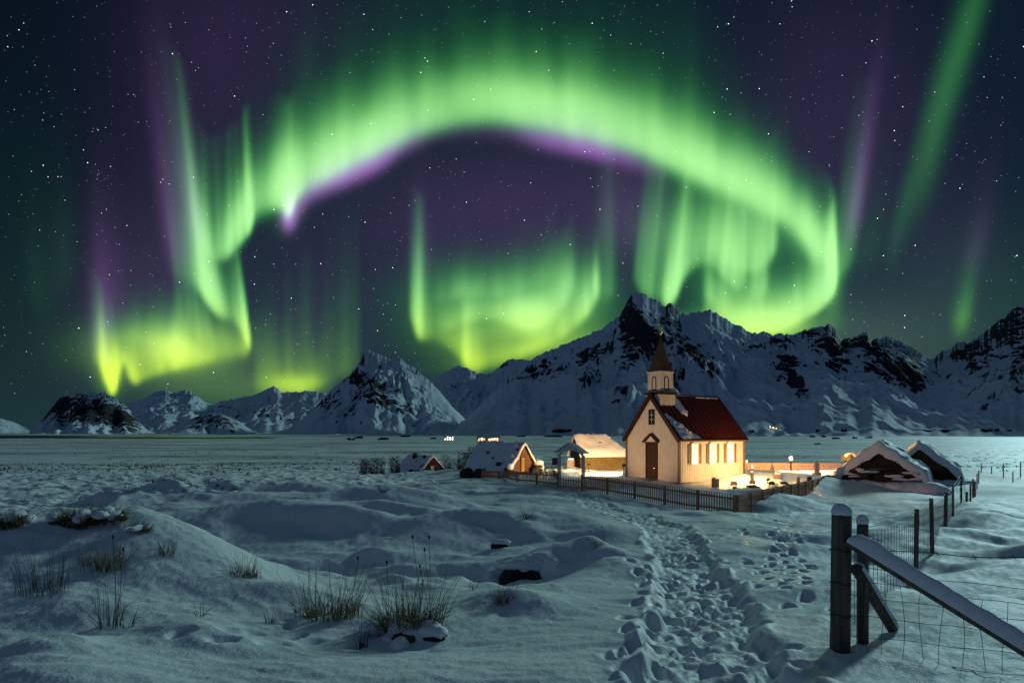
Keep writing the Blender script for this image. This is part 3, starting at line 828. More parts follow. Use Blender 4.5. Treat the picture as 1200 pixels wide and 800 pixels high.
def mountain(name, sky_pts, D_ridge, D_foot, patches=(), rock0=.0, spur=.22, lam=260., jag=1.0, seed=0, step=1.0, foot_z=-9., prof=1.45, rock_top=.0, rows=200, streak=1.0):
    """terrain that climbs from its foot on the plain to a jagged crest and falls away behind"""
    sp = np.array(sky_pts, float)
    px = np.arange(sp[0, 0], sp[-1, 0] + .01, step)
    py = np.interp(px, sp[:, 0], sp[:, 1])
    Dr = np.interp(px, *zip(*D_ridge)) if hasattr(D_ridge, '__len__') else np.full(len(px), float(D_ridge))
    Df = np.interp(px, *zip(*D_foot)) if hasattr(D_foot, '__len__') else np.full(len(px), float(D_foot))
    Df = Df * (1 + .10 * vnoise(px * .018, px * 0, seed + 61) + .05 * vnoise(px * .07, px * 0, seed + 62))
    n = len(px)
    jg = jag * (2.2 * vnoise(px * .11, px * 0, seed + 1) + 1.5 * vnoise(px * .29, px * 0, seed + 2) + .9 * vnoise(px * .7, px * 0, seed + 3))
    hgt = np.clip((HY - py) / 60, 0, 1)
    ker = np.exp(-.5 * (np.arange(-40, 41) * step / 9.0) ** 2); ker /= ker.sum()
    pys = np.convolve(np.pad(py, 40, mode='edge'), ker, 'valid')
    zr = EYE + (HY - py + jg * hgt) / F * Dr
    zrs = EYE + (HY - pys) / F * Dr
    tau = np.concatenate([np.linspace(0, 1, rows) ** .92, 1 + np.linspace(.03, .6, 14)])
    T, PX = np.meshgrid(tau, px, indexing='ij')
    Drm, Dfm, Zr = np.broadcast_to(Dr, T.shape), np.broadcast_to(Df, T.shape), zrs[None, :] + (zr - zrs)[None, :] * smooth(.80, 1.0, T)
    D = Dfm + (Drm - Dfm) * T
    X = (PX - CX) / F * D; Y = D
    H = Zr - foot_z
    tt = np.clip(T, 0, 1)
    Z = foot_z + H * (.55 * tt ** prof + .45 * tt ** (prof * 1.9))
    # ribs and gullies that run down the slope
    wx = X + 60 * vnoise(X * .004, Y * .004, seed + 11) + 22 * vnoise(X * .014, Y * .012, seed + 12)
    wy = Y + 60 * vnoise(X * .004 + 5, Y * .004, seed + 13)
    r1 = ridged(wx / lam, wy / (lam * 2.6), 2, seed + 21) - .5
    r2 = ridged(wx / (lam * .27), wy / (lam * 1.7), 3, seed + 22) - .5
    r3 = ridged(wx / (lam * .12), wy / (lam * .9), 3, seed + 23) - .5
    env = np.sin(np.clip(tt, 0, 1) * math.pi) ** .8
    upper = smooth(.25, .75, tt)
    edge = smooth(0, 26, PX - px[0]) * smooth(0, 26, px[-1] - PX)
    disp = H * (spur * r1 * env + spur * .62 * r2 * env * (.62 + .38 * upper) + spur * .24 * r3 * env * (.40 + .6 * upper) * streak)
    rough = fbm(X / 50. + .3 * Y / 50., (Z * 1.3 + Y * .45) / 50., 5, seed + 31, .55)
    disp = disp + H * .028 * rough * env * upper
    Z = Z + disp * (.3 + .7 * edge)
    # nothing before the crest stands higher in the sky than the crest itself
    lim = EYE + (Zr - EYE) / Drm * D - H * .012 * (1 - tt)
    over = np.maximum(Z - lim, 0)
    Z = Z - over * (T < 1)
    back = np.clip(T - 1, 0, 1)
    Z = np.where(T > 1, Zr - H * back * 1.1 + H * .03 * vnoise(X / 90, Y / 90, seed + 41), Z)
    # steepness across and along
    dz = np.gradient(Z, axis=0) / (np.gradient(D, axis=0) + 1e-6)
    dx = np.gradient(Z, axis=1) / (np.gradient(X, axis=1) + 1e-6)
    slope = np.sqrt(dz ** 2 + dx ** 2)
    rock = rock0 + .42 * smooth(.7, 1.5, slope) + .22 * r2 * upper + .16 * rough * upper - .22 * r3 * smooth(.12, .4, tt) + rock_top * smooth(.72, 1.0, tt)
    PYm = HY - (Z - EYE) / D * F
    for (cx, cy, sx, sy, rot, a) in patches:
        rock = rock + rot_gauss(PX + 5 * vnoise(X / 40, Y / 40, seed + 51), PYm + 4 * vnoise(X / 30 + 3, Y / 30, seed + 52), cx, cy, sx, sy, rot, a, 3.0)
    rock = np.clip(rock * smooth(.06, .22, tt), -.4, 1.4)
    V = np.stack([X, Y, Z], -1)
    o = grid_mesh(name, V, M['mountain'], None, attrs={'rock': ('FLOAT', rock.ravel())})
    o['kind'] = 'structure'
    MOUNTS.append((px, T, D, Z, X))
    return o

R = math.radians
# far left: low snowy hills, a dark headland, snowy summits behind
mountain('mountain', [(-260, 486), (-200, 470), (-120, 462), (-60, 476), (-20, 486), (0, 490), (15, 494), (30, 501), (44, 508)], 4600, 3600, (), .06, seed=100, rows=60, jag=.5)
mountain('mountain', [(34, 507), (44, 498), (50, 491), (60, 478), (70, 466), (80, 464), (90, 462), (100, 460), (115, 459), (130, 463), (142, 471), (152, 480), (163, 494), (172, 503), (180, 508)], 3300, 2700,
         [(85, 478, 34, 12, .1, .55), (140, 490, 26, 10, .6, .45)], -.02, seed=110, jag=1.5, rows=160, lam=150, rock_top=.25, step=.5, spur=.34)
mountain('mountain', [(120, 504), (150, 473), (165, 468), (180, 460), (190, 457), (205, 460), (218, 457), (228, 461), (240, 471), (250, 474), (258, 470), (275, 467), (300, 462), (312, 456), (321, 452), (330, 459), (350, 459), (366, 458), (380, 460), (400, 466), (430, 480), (450, 500)], 5200, 3700,
         [(205, 462, 26, 5, 0, .35), (300, 484, 40, 8, .1, .22), (265, 478, 14, 5, .2, .25), (325, 465, 12, 8, .3, .2)], .04, seed=120, jag=.8, rows=150, lam=420, step=.7)
mountain('mountain', [(182, 507), (200, 500), (225, 490), (245, 484), (262, 486), (278, 492), (292, 502), (300, 507)], 3000, 2500,
         [(245, 492, 40, 8, 0, .4)], .12, seed=130, jag=1.0, rows=100, lam=120, step=.6, spur=.3)
mountain('mountain', [(495, 470), (505, 447), (515, 440), (530, 432), (538, 428), (550, 432), (560, 437), (575, 438), (590, 425), (600, 420), (612, 421), (622, 422), (640, 420), (680, 440), (700, 470)], 4800, 3300,
         [(538, 432, 14, 4, 0, .3), (600, 426, 22, 4, 0, .3)], .02, seed=140, jag=.6, rows=110, lam=380)
# the pyramid left of the valley
mountain('mountain', [(318, 508), (335, 503), (350, 494), (366, 481), (378, 467), (388, 456), (396, 450), (410, 440), (420, 426), (427, 413), (431, 410), (440, 414), (455, 420), (470, 421), (485, 431), (500, 443), (515, 458), (530, 476), (548, 494), (566, 506), (576, 508)], 2900, [(318, 2300), (430, 1750), (576, 2300)],
         [(424, 445, 30, 7, .35, .42), (452, 472, 34, 6, .25, .42), (388, 470, 9, 16, .7, .42), (428, 420, 12, 8, .4, .3), (470, 430, 30, 4, .4, .25), (410, 490, 20, 5, .2, .15)], .02, seed=150, jag=.8, rows=220, lam=230)
# low dark outcrops at the mouth of the valley
mountain('mountain', [(505, 507), (530, 497), (560, 486), (585, 478), (610, 476), (640, 480), (668, 494), (690, 507)], 2700, 2000, [(572, 490, 22, 9, .6, .28), (590, 482, 30, 4, .1, .25)], -.02, seed=155, jag=.4, rows=110, lam=200)
# the main massif
main_sky = [(520, 508), (545, 492), (560, 478), (580, 458), (600, 438), (612, 428), (622, 421), (640, 412), (660, 404), (676, 397), (690, 392), (705, 385), (718, 376), (727, 369), (733, 356), (741, 345), (749, 341), (757, 345), (764, 350), (771, 352), (779, 359), (785, 354), (790, 358), (800, 367),
            (806, 368), (813, 365), (822, 365), (830, 363), (838, 366), (846, 371), (855, 376), (870, 384), (882, 390), (889, 390), (896, 388), (905, 392), (919, 391), (930, 392), (942, 387), (952, 384), (965, 382), (972, 379), (979, 385), (985, 397), (999, 396), (1008, 391), (1018, 389), (1022, 398), (1032, 395), (1040, 394), (1051, 397),
            (1065, 405), (1078, 412), (1088, 420), (1096, 418), (1104, 412), (1112, 408), (1122, 402), (1130, 399), (1136, 402), (1144, 395), (1152, 390), (1163, 382), (1172, 375), (1185, 365), (1195, 357), (1205, 362), (1230, 350), (1270, 372), (1330, 350), (1400, 380), (1500, 410), (1600, 450)]
mountain('mountain', main_sky, [(520, 2500), (749, 2350), (860, 2600), (1090, 2500), (1250, 2200), (1600, 2400)], [(520, 1750), (749, 1250), (1000, 1200), (1600, 1300)],
         [(742, 385, 13, 28, -.25, .62), (765, 392, 13, 26, -.3, .38), (790, 378, 14, 14, .2, .45), (815, 415, 30, 8, .75, .62), (794, 440, 8, 14, 0, .32), (700, 412, 26, 9, -.6, .40), (655, 420, 34, 10, -.25, .34), (630, 436, 20, 9, -.2, .34), (690, 446, 14, 9, -.8, .45), (735, 424, 12, 8, -.8, .36),
          (610, 440, 16, 8, -.5, .3), (728, 465, 10, 14, .2, .25), (745, 350, 14, 6, 0, .25), (785, 360, 14, 6, .3, .3), (830, 378, 16, 5, .2, .18),
          (900, 400, 26, 6, -.1, .35), (918, 425, 12, 22, -.45, .60), (935, 452, 6, 18, -.5, .45), (880, 412, 12, 6, -.3, .3),
          (958, 395, 30, 14, .1, .60), (985, 420, 14, 14, -.5, .5), (950, 425, 26, 5, .1, .3), (1005, 400, 22, 8, 0, .35), (1050, 415, 36, 18, .3, .60), (1020, 415, 8, 16, 0, .3), (1060, 440, 26, 10, .2, .5), (1072, 452, 8, 8, 0, .4),
          (1115, 416, 22, 9, -.5, .38), (1142, 412, 16, 14, -.4, .45), (1165, 392, 14, 14, -.5, .45), (1190, 378, 18, 18, -.4, .5), (1195, 430, 10, 30, 0, .35), (1160, 450, 20, 20, 0, .12)],
         -.10, seed=161, jag=1.0, rows=340, lam=330, step=.8, spur=.20)

def mount_hit(px, py):
    """nearest mountain point at a pixel of the photograph: columns of the main massif"""
    pxs, T, D, Z, X = MOUNTS[-1]
    j = int(np.argmin(np.abs(pxs - px)))
    rows = HY - (Z[:, j] - EYE) / D[:, j] * F
    i = int(np.argmax(rows <= py))
    return Vector((X[i, j], D[i, j], Z[i, j]))

# ------------------------------------------------------------------ materials of the buildings
M['cream_wood'] = plain('cream_painted_boards', (.62, .56, .46), (.72, .66, .55), .6, 3.0, .15)
M['red_roof'] = plain('red_painted_iron', (.095, .014, .009), (.15, .022, .013), .5, 2.5, .1, spec=.35)
M['dark_red'] = plain('dark_red_trim', (.032, .009, .007), (.05, .013, .009), .55, 4)
M['spire'] = plain('weathered_copper', (.060, .050, .024), (.095, .066, .030), .55, 3, .1)
M['door_wood'] = plain('dark_brown_door', (.040, .014, .010), (.065, .022, .014), .5, 6, .15, stretch=(6, 6, .7))
M['stone'] = plain('foundation_stone', (.10, .095, .09), (.20, .19, .18), .85, 5, .4)
M['trim'] = plain('grey_brown_trim', (.16, .12, .08), (.22, .17, .12), .6, 6)
M['gold'] = plain('gilt_metal', (.75, .42, .12), (.85, .5, .16), .3, 5, metallic=1.0)
M['glass_dark'] = plain('dark_glass', (.015, .018, .022), (.02, .024, .03), .08, 2, spec=.6)
M['window_glow'] = glow('lit_window_pane', (1.0, .66, .25), 2.7)
M['white_paint'] = plain('weathered_white_paint', (.52, .52, .50), (.66, .66, .64), .6, 5, .15)

TH = math.radians(59)
CW, CL, CHH, CRIDGE = 5.8, 6.9, 3.25, 6.50
K = Vector((12.25, 50.0, 0)); CA = Vector((-math.cos(TH), math.sin(TH), 0)); CB = Vector((math.sin(TH), math.cos(TH), 0))
CZ = EYE - 60 / F * 50.0
church_o = K + CA * CW / 2 + CB * CL / 2

def snow_sheet(name, outline, org, ex, ey, nz, thick, parent, mat='snow', seed=0, res=.09):
    """a ragged slab of snow lying on a sloping plane: outline is a function (u,v)->inside weight"""
    u0, u1, v0, v1, fn = outline
    nu, nv = int((u1 - u0) / res) + 1, int((v1 - v0) / res) + 1
    U, Vv = np.meshgrid(np.linspace(u0, u1, nu), np.linspace(v0, v1, nv))
    w = fn(U, Vv) + .25 * vnoise(U * 2.5, Vv * 2.5, seed) + .15 * vnoise(U * 7, Vv * 7, seed + 1)
    h = thick * (smooth(-.15, .5, w)) * (1 + .3 * vnoise(U * 3, Vv * 3, seed + 2)) - .05
    O, ex, ey, nz = [np.array(a, float) for a in (org, ex, ey, nz)]
    V = O + U[..., None] * ex + Vv[..., None] * ey + h[..., None] * nz
    return grid_mesh(name, V, M[mat], parent)

def build_church():
    ch = thing('church', 'small cream wooden church with red roof, pointed spire and three lit windows', 'church',
               (church_o.x, church_o.y, CZ), math.atan2(CB.y, CB.x))
    hl, hw = CL / 2, CW / 2
    zb = -1.0
    # walls: one shell with vertical battens
    w = MB()
    pent = [(-hl, -hw, zb), (-hl, hw, zb), (-hl, hw, CHH), (-hl, 0, CRIDGE), (-hl, -hw, CHH)]
    w.prism(pent, (CL, 0, 0))
    y = -hw + .12
    while y < hw - .05:
        top = CHH + (1 - abs(y) / hw) * (CRIDGE - CHH) - .22
        if abs(y) > .78: w.box((-hl - .006, y, (.10 + top) / 2), (.016, .05, top - .10))
        elif abs(y) > .36: w.box((-hl - .006, y, (3.55 + top) / 2), (.016, .05, max(top - 3.55, .1)))
        else: w.box((-hl - .006, y, (3.62 + 4.25) / 2), (.016, .05, .6))
        y += .235
    wx = [-hl + 1.55, -hl + 3.45, -hl + 5.35]
    x = -hl + .12
    while x < hl - .05:
        if all(abs(x - q) > .68 for q in wx): w.box((x, -hw - .006, (.10 + CHH - .1) / 2), (.05, .016, CHH - .2))
        else:
            w.box((x, -hw - .006, (.10 + 1.27) / 2), (.05, .016, 1.17))
            w.box((x, -hw - .006, 3.09), (.05, .016, .1))
        x += .235
    w.build('wall', M['cream_wood'], ch)
    for (sx, sy) in ((-1, -1), (1, -1), (-1, 1)):
        cb = MB(); cb.box((sx * (hl + .012), sy * (hw + .012), (CHH - .04) / 2 + .02), (.16, .16, CHH - .06))
        cb.build('corner_board', M['trim'], ch)
    pl = MB(); pl.box((0, 0, -.40), (CL + .16, CW + .16, .90)); pl.build('plinth', M['stone'], ch)
    fr = MB(); fr.box((0, -hw - .025, CHH - .05), (CL - .2, .05, .14)); fr.build('cornice', M['cream_wood'], ch)
    # roof
    ang = math.atan2(CRIDGE - CHH, hw); sl = math.hypot(CRIDGE - CHH, hw); oh = .30
    rf = MB()
    for s in (-1, 1):
        e = Vector((0, s * (hw + oh * math.cos(ang)), CHH - oh * math.sin(ang)))
        t = Vector((0, 0, CRIDGE)); nrm = Vector((0, s * math.sin(ang), math.cos(ang))) * .10
        a0, a1 = -hl - .22, hl + .2
        rf.prism([(a0, e.y, e.z + .015), (a1, e.y, e.z + .015), (a1, 0, t.z + .015), (a0, 0, t.z + .015)], nrm)
        # standing seams
        k = a0 + .3
        while k < a1:
            rf.bar(Vector((k, e.y, e.z)) + nrm * 1.15, Vector((k, s * .02, t.z)) + nrm * 1.15, .03, .035, up=nrm)
            k += .46
    roof = rf.build('roof', M['red_roof'], ch)
    rc = MB(); rc.bar((-hl - .2, 0, CRIDGE + .17), (hl + .2, 0, CRIDGE + .17), .26, .07); rc.build('ridge_cap', M['dark_red'], roof)
    ex = (1, 0, 0); ey = (0, -math.cos(ang), -math.sin(ang)); nz = (0, -math.sin(ang), math.cos(ang))
    org = np.array((-hl, 0, CRIDGE + .015)) + np.array(nz) * .12
    # snow left under the tower, and along the front verge down to the eave
    def under(u, v): return 1 - 1.3 * np.abs(u - (1.95 + .10 * v)) / .55 + np.minimum(0, (1.75 - v) * 2.0) + np.minimum(0, (v - .15) * 3)
    snow_sheet('roof_snow', (1.0, 3.1, .1, 2.5, under), org, ex, ey, nz, .15, roof, seed=3)
    def verge(u, v): return .9 - 1.25 * np.abs(u - .02 - .9 * np.clip(v - 2.0, 0, 5) * .55) / (.25 + .52 * np.clip(v - 2.2, 0, 5)) + np.minimum(0, (v - 2.1) * 2)
    snow_sheet('roof_snow', (-.1, 3.0, 2.0, 4.55, verge), org, ex, ey, nz, .14, roof, seed=8)
    def top(u, v): return .7 - 3.2 * np.abs(v - .12) / .25 + np.minimum(0, (u - 4.6) * 3)
    snow_sheet('roof_snow', (4.4, 7.0, 0.02, .5, top), org, ex, ey, nz, .09, roof, seed=12, res=.06)
    # barge boards
    for gx in (-hl - .24, hl + .22):
        bb = MB(); s = 0
        for s in (-1, 1):
            p0 = Vector((gx, s * (hw + oh * math.cos(ang) + .02), CHH - oh * math.sin(ang) + .02)); p1 = Vector((gx, s * .01, CRIDGE + .06))
            bb.bar(p0, p1, .07, .30, up=(0, s * math.sin(ang), math.cos(ang)))
        bb.build('barge_board', M['dark_red'], ch)
    gt = MB(); gt.bar((-hl - .2, -(hw + .30 * math.cos(ang) + .06), CHH - .17), (hl + .2, -(hw + .30 * math.cos(ang) + .06), CHH - .17), .10, .10); gt.build('gutter', M['trim'], ch)
    # long-side windows
    for q in wx:
        fm = MB()
        z0, z1 = 1.39, 2.84
        for s in (-1, 1): fm.box((q + s * .35, -hw - .03, (z0 + z1) / 2), (.12, .08, z1 - z0 + .1))
        fm.box((q, -hw - .045, z0 - .05), (.90, .12, .07))
        fm.prism([(q - .45, -hw - .09, z1), (q + .45, -hw - .09, z1), (q + .32, -hw - .09, z1 + .13), (q, -hw - .09, z1 + .23), (q - .32, -hw - .09, z1 + .13)], (0, .07, 0))
        win = fm.build('window', M['cream_wood'], ch)
        pn = MB(); pn.box((q, -hw - .012, (z0 + z1) / 2), (.62, .02, z1 - z0)); pn.build('pane', M['window_glow'], win)
        bars = MB()
        bars.box((q, -hw - .03, (z0 + z1) / 2), (.04, .02, z1 - z0)); bars.box((q, -hw - .031, z0 + .72 * (z1 - z0)), (.66, .02, .045))
        bars.build('glazing_bar', M['cream_wood'], win)
        for s in (-1, 1):
            sh = MB(); sh.box((q + s * .56, -hw - .03, (z0 + z1) / 2), (.27, .045, z1 - z0))
            for k in range(9): sh.box((q + s * .56, -hw - .058, z0 + .1 + k * .157), (.21, .014, .06))
            sh.build('shutter', M['trim'], win)
    # gable window
    gw = MB(); z0, z1 = 4.36, 5.42
    for s in (-1, 1): gw.box((-hl - .03, s * .27, (z0 + z1) / 2), (.08, .085, z1 - z0 + .09))
    for z in (z0, z1): gw.box((-hl - .03, 0, z), (.09, .46, .085))
    win = gw.build('gable_window', M['dark_red'], ch)
    p = MB(); p.box((-hl - .006, 0, (z0 + z1) / 2), (.02, .46, z1 - z0)); p.build('pane', M['glass_dark'], win)
    g = MB(); g.box((-hl - .028, 0, (z0 + z1) / 2), (.03, .035, z1 - z0))
    for k in (1, 2): g.box((-hl - .029, 0, z0 + k * (z1 - z0) / 3), (.03, .46, .035))
    g.build('glazing_bar', M['cream_wood'], win)
    # door with its hood
    d = MB(); d.box((-hl - .02, 0, 1.45), (.06, 1.02, 2.75)); 
    for s in (-1, 1):
        for k in range(3): d.box((-hl - .058, s * .25, .55 + k * .85), (.02, .36, .66))
    door = d.build('door', M['door_wood'], ch)
    hn = MB(); hn.lathe([(.015, 0), (.045, .02), (.045, .06), (.015, .08)], (-hl - .09, -.38, .95), 10); hn.build('handle', M['gold'], door)
    df = MB()
    for s in (-1, 1): df.box((-hl - .03, s * .585, 1.45), (.10, .13, 2.76))
    df.box((-hl - .035, 0, 2.90), (.12, 1.30, .18)); df.build('door_frame', M['dark_red'], door)
    hd = MB()
    for s in (-1, 1): hd.bar((-hl - .13, s * .82, 2.98), (-hl - .13, -s * .02, 3.62), .28, .10, up=(0, s, 1.3))
    hood = hd.build('door_hood', M['dark_red'], ch)
    tp = MB(); tp.prism([(-hl - .07, -.62, 3.0), (-hl - .07, .62, 3.0), (-hl - .07, 0, 3.5)], (.06, 0, 0)); tp.build('tympanum', M['cream_wood'], hood)
    st = MB(); st.box((-hl - .55, 0, .02), (1.0, 1.7, .22)); st.box((-hl - .95, 0, -.18), (1.0, 2.1, .24)); st.build('doorstep', M['stone'], ch)
    # tower
    tx = -hl + .10
    def sq(h, z0, z1, cx): return (cx, 0, (z0 + z1) / 2), (2 * h, 2 * h, z1 - z0)
    cx = tx + .78
    t = MB(); t.box(*sq(.78, 4.9, 6.70, cx)); t.box(*sq(.65, 6.7, 8.40, cx))
    for s in np.arange(-.68, .70, .17):
        t.box((cx + s, -.79, 5.95), (.045, .025, 1.46)); t.box((cx - .79, s, 6.2), (.025, .045, .96))
    for (a, b) in ((-1, -1), (1, -1), (-1, 1), (1, 1)): t.box((cx + a * .635, b * .635, 7.57), (.09, .09, 1.62))
    tower = t.build('tower', M['cream_wood'], ch)
    lg = MB(); lg.box((cx, 0, 6.76), (1.86, 1.86, .09)); lg.lathe([(1.30, 0), (.94, .10)], (cx, 0, 6.66), 4); 
    lg = MB(); lg.box((cx, 0, 6.75), (1.84, 1.84, .11)); lg.box((cx, 0, 6.655), (1.68, 1.68, .08)); lg.build('ledge', M['dark_red'], tower)
    co = MB(); co.box((cx, 0, 8.36), (1.46, 1.46, .10)); co.build('tower_cornice', M['cream_wood'], tower)
    def arch(facing):
        a = MB()
        pts = [(-.21, 7.0), (-.21, 7.75)] + [(-.21 * math.cos(q), 7.75 + .25 * math.sin(q)) for q in np.linspace(.25, math.pi - .25, 9)] + [(.21, 7.75), (.21, 7.0)]
        for (p, q) in zip(pts[:-1], pts[1:]):
            if facing == 'x': a.bar((cx - .665, p[0], p[1]), (cx - .665, q[0], q[1]), .05, .06, up=(1, 0, 0))
            else: a.bar((cx + p[0], -.665, p[1]), (cx + q[0], -.665, q[1]), .05, .06, up=(0, 1, 0))
        if facing == 'x': a.box((cx - .67, 0, 6.98), (.07, .56, .06))
        else: a.box((cx, -.67, 6.98), (.56, .07, .06))
        o = a.build('tower_window', M['dark_red'], tower)
        b = MB()
        if facing == 'x': b.prism([(cx - .656, p[0], p[1]) for p in pts], (.02, 0, 0))
        else: b.prism([(cx + p[0], -.656, p[1]) for p in pts], (0, .02, 0))
        return o
    arch('x'); arch('y')
    sp = MB()
    rings = [(1.02, 8.41), (.98, 8.47), (.78, 8.80), (.60, 9.3), (.36, 10.1), (.13, 10.85), (.05, 11.15)]
    base = len(sp.v)
    for i, (r, z) in enumerate(rings):
        for k in range(4):
            a = math.pi / 4 + k * math.pi / 2
            sp.v.append((cx + r * math.cos(a), r * math.sin(a), z))
    for i in range(len(rings) - 1):
        for k in range(4):
            sp.f.append((base + i * 4 + k, base + i * 4 + (k + 1) % 4, base + (i + 1) * 4 + (k + 1) % 4, base + (i + 1) * 4 + k))
    sp.f.append((3, 2, 1, 0)); sp.f.append(tuple(base + (len(rings) - 1) * 4 + k for k in range(4)))
    spire = sp.build('spire', M['spire'], ch)
    f = MB(); f.tube([(cx, 0, 11.1), (cx, 0, 11.85)], .035, 6)
    f.bar((cx, -.26, 11.95), (cx, .26, 11.95), .06, .06); f.bar((cx, 0, 11.7), (cx, 0, 12.2), .06, .06, up=(1, 0, 0)); f.build('cross', M['gold'], spire)
    b = MB(); b.lathe([(.02, -.13), (.10, -.09), (.14, 0), (.10, .09), (.02, .13)], (cx, 0, 11.42), 12); b.build('ball', M['gold'], spire, True)
    return ch
church = build_church()

# ------------------------------------------------------------------ turf houses
M['turf'] = plain('dark_turf_and_rock', (.018, .016, .010), (.060, .048, .030), .95, 3.0, .8, bdist=.08)
M['straw'] = plain('straw_coloured_turf', (.10, .075, .025), (.26, .20, .08), .95, 7.0, .9, bdist=.08, stretch=(2.5, 2.5, .6))
M['plank'] = plain('brown_plank', (.085, .040, .018), (.15, .075, .035), .75, 5, .3, stretch=(5, 5, .5))
M['dark_plank'] = plain('tarred_plank', (.018, .013, .010), (.032, .024, .018), .75, 5, .3, stretch=(5, 5, .5))
M['yellow_door'] = plain('yellow_painted_door', (.30, .16, .03), (.38, .21, .05), .55, 4)
M['white_door'] = plain('pale_grey_door', (.42, .42, .46), (.5, .5, .54), .6, 4)

def lumpy(x, y, seed, a=.10, f=1.3):
    return a * vnoise(x * f, y * f, seed) + a * .5 * vnoise(x * f * 2.7, y * f * 2.7, seed + 1)

def roof_snow(parent, L, hw, zr, ze, thick, seed, overhang=.35, hip=0.0, drop=.5, name='roof_snow', lump=.08, res=.16, flare=.0, mat='snow', skew=0.0):
    """the blanket of snow over a gabled turf roof: x along the house from 0 to L, eaves at +-hw"""
    nx, ny = int((L + .5) / res) + 2, int(2 * (hw + overhang) / res) + 3
    U = np.linspace(-.22, L + .25, nx); Vv = np.linspace(-(hw + overhang), hw + overhang, ny)
    X, Y = np.meshgrid(U, Vv, indexing='ij')
    a = np.abs(Y) / hw
    hipf = 1.0
    Z = zr - (zr - ze) * np.sqrt(a ** 2 + .004) + flare * a ** 2
    if hip > 0:
        t = np.clip((X - (L - hip)) / hip, 0, 1.2); Z = np.minimum(Z, zr - (zr - ze) * t)
    edge = smooth(0, .30, (hw + overhang) - np.abs(Y))
    ends = smooth(0, .2, X + .22)
    Z = Z + thick * edge * (.45 + .55 * ends) * (1 + .35 * vnoise(X * .9, Y * .9, seed)) - (1 - edge) * .12 + lumpy(X, Y, seed + 3, lump) * edge
    jx = .07 * vnoise(Y * 2.2, X * 0 + seed, 7) * (1 - ends)
    top = np.stack([X + jx + skew * (zr - Z) , Y, Z], -1)
    # a thick rim all round
    def ring(A):
        return np.concatenate([A[:, 0], A[-1, 1:], A[-2::-1, -1], A[0, -2:0:-1]])
    o = grid_mesh(name, top, M[mat], parent)
    import bmesh
    bm = bmesh.new(); bm.from_mesh(o.data)
    bed = [e for e in bm.edges if e.is_boundary]
    r = bmesh.ops.extrude_edge_only(bm, edges=bed)
    for v in r['geom']:
        if isinstance(v, bmesh.types.BMVert):
            v.co.z -= .17 * thick / .2; v.co.y *= .975; v.co.x = v.co.x * .985 + .02
    bmesh.ops.recalc_face_normals(bm, faces=bm.faces)
    for f in bm.faces: f.smooth = True
    bm.to_mesh(o.data); bm.free()
    return o

def turf_mass(name, parent, x0, x1, y0, y1, z0, z1, seed, mat='turf', rough=.12, batter=.15, res=.15):
    """a rough bank of turf and stones: closed box skin with every side displaced"""
    per = []
    nx = max(3, int((x1 - x0) / res)); ny = max(3, int((y1 - y0) / res)); nz = max(3, int((z1 - z0) / res))
    xs = np.linspace(x0, x1, nx); ys = np.linspace(y0, y1, ny)
    loop = [(x, y0, 0, -1) for x in xs[:-1]] + [(x1, y, 1, 0) for y in ys[:-1]] + [(x, y1, 0, 1) for x in xs[:0:-1]] + [(x0, y, -1, 0) for y in ys[:0:-1]]
    lp = np.array(loop); n = len(lp)
    rows = []
    s = np.arange(n) * res
    for i, z in enumerate(np.linspace(z0, z1, nz)):
        t = i / (nz - 1)
        d = rough * (vnoise(s * 1.7, s * 0 + z * 1.9, seed) + .7 * vnoise(s * 4.1, s * 0 + z * 4.3, seed + 1)) + batter * (1 - t) - .10 * max(0, t - .8) / .2
        rows.append(np.stack([lp[:, 0] + lp[:, 2] * d, lp[:, 1] + lp[:, 3] * d, np.full(n, z) + .04 * vnoise(s * 2, s * 0 + t, seed + 2)], -1))
    c = np.array([(x0 + x1) / 2, (y0 + y1) / 2, z1])
    for k in (.6, .25, .02):
        rows.append(np.stack([c[0] + (rows[nz - 1][:, 0] - c[0]) * k, c[1] + (rows[nz - 1][:, 1] - c[1]) * k, np.full(n, z1 + .06 * (1 - k))], -1))
    return grid_mesh(name, np.array(rows), M[mat], parent, close_u=True)

def gable_planks(parent, hw, ze, zr, z0, mat, name='gable', x=0.0, w=.20):
    m = MB(); y = -hw
    k = 0
    while y < hw - .01:
        yc = y + w / 2; top = ze + (1 - min(1, abs(yc) / hw)) * (zr - ze)
        m.box((x + .03 + .008 * (k % 2), yc, (z0 + top) / 2), (.05, w + .004, top - z0)); y += w; k += 1
    return m.build(name, mat, parent)

def verge_boards(parent, hw, ze, zr, mat, x=-.08, d=.16, name='verge_board'):
    m = MB()
    for s in (-1, 1):
        m.bar((x, s * (hw + .12), ze - .12 * (zr - ze) / hw), (x, s * .01, zr + .02), .06, d, up=(0, s * (zr - ze), hw))
    return m.build(name, mat, parent)

def snow_lump(name, parent, c, r, seed, mat='snow', squash=.7, n=14):
    """rounded irregular lump"""
    th = np.linspace(0, math.pi, n); ph = np.linspace(0, 2 * math.pi, n * 2, endpoint=False)
    T, Pp = np.meshgrid(th, ph, indexing='ij')
    d = np.stack([np.sin(T) * np.cos(Pp), np.sin(T) * np.sin(Pp), np.cos(T)], -1)
    k = 1 + .28 * vnoise(d[..., 0] * 1.7 + d[..., 2] * 1.3, d[..., 1] * 1.7 + seed, seed) + .12 * vnoise(d[..., 0] * 4.3 + d[..., 2] * 3, d[..., 1] * 4 + d[..., 2] * 2, seed + 1)
    V = d * k[..., None] * np.array(r if hasattr(r, '__len__') else (r, r, r * squash)) + np.array(c)
    return grid_mesh(name, V, M[mat], parent, close_u=True)

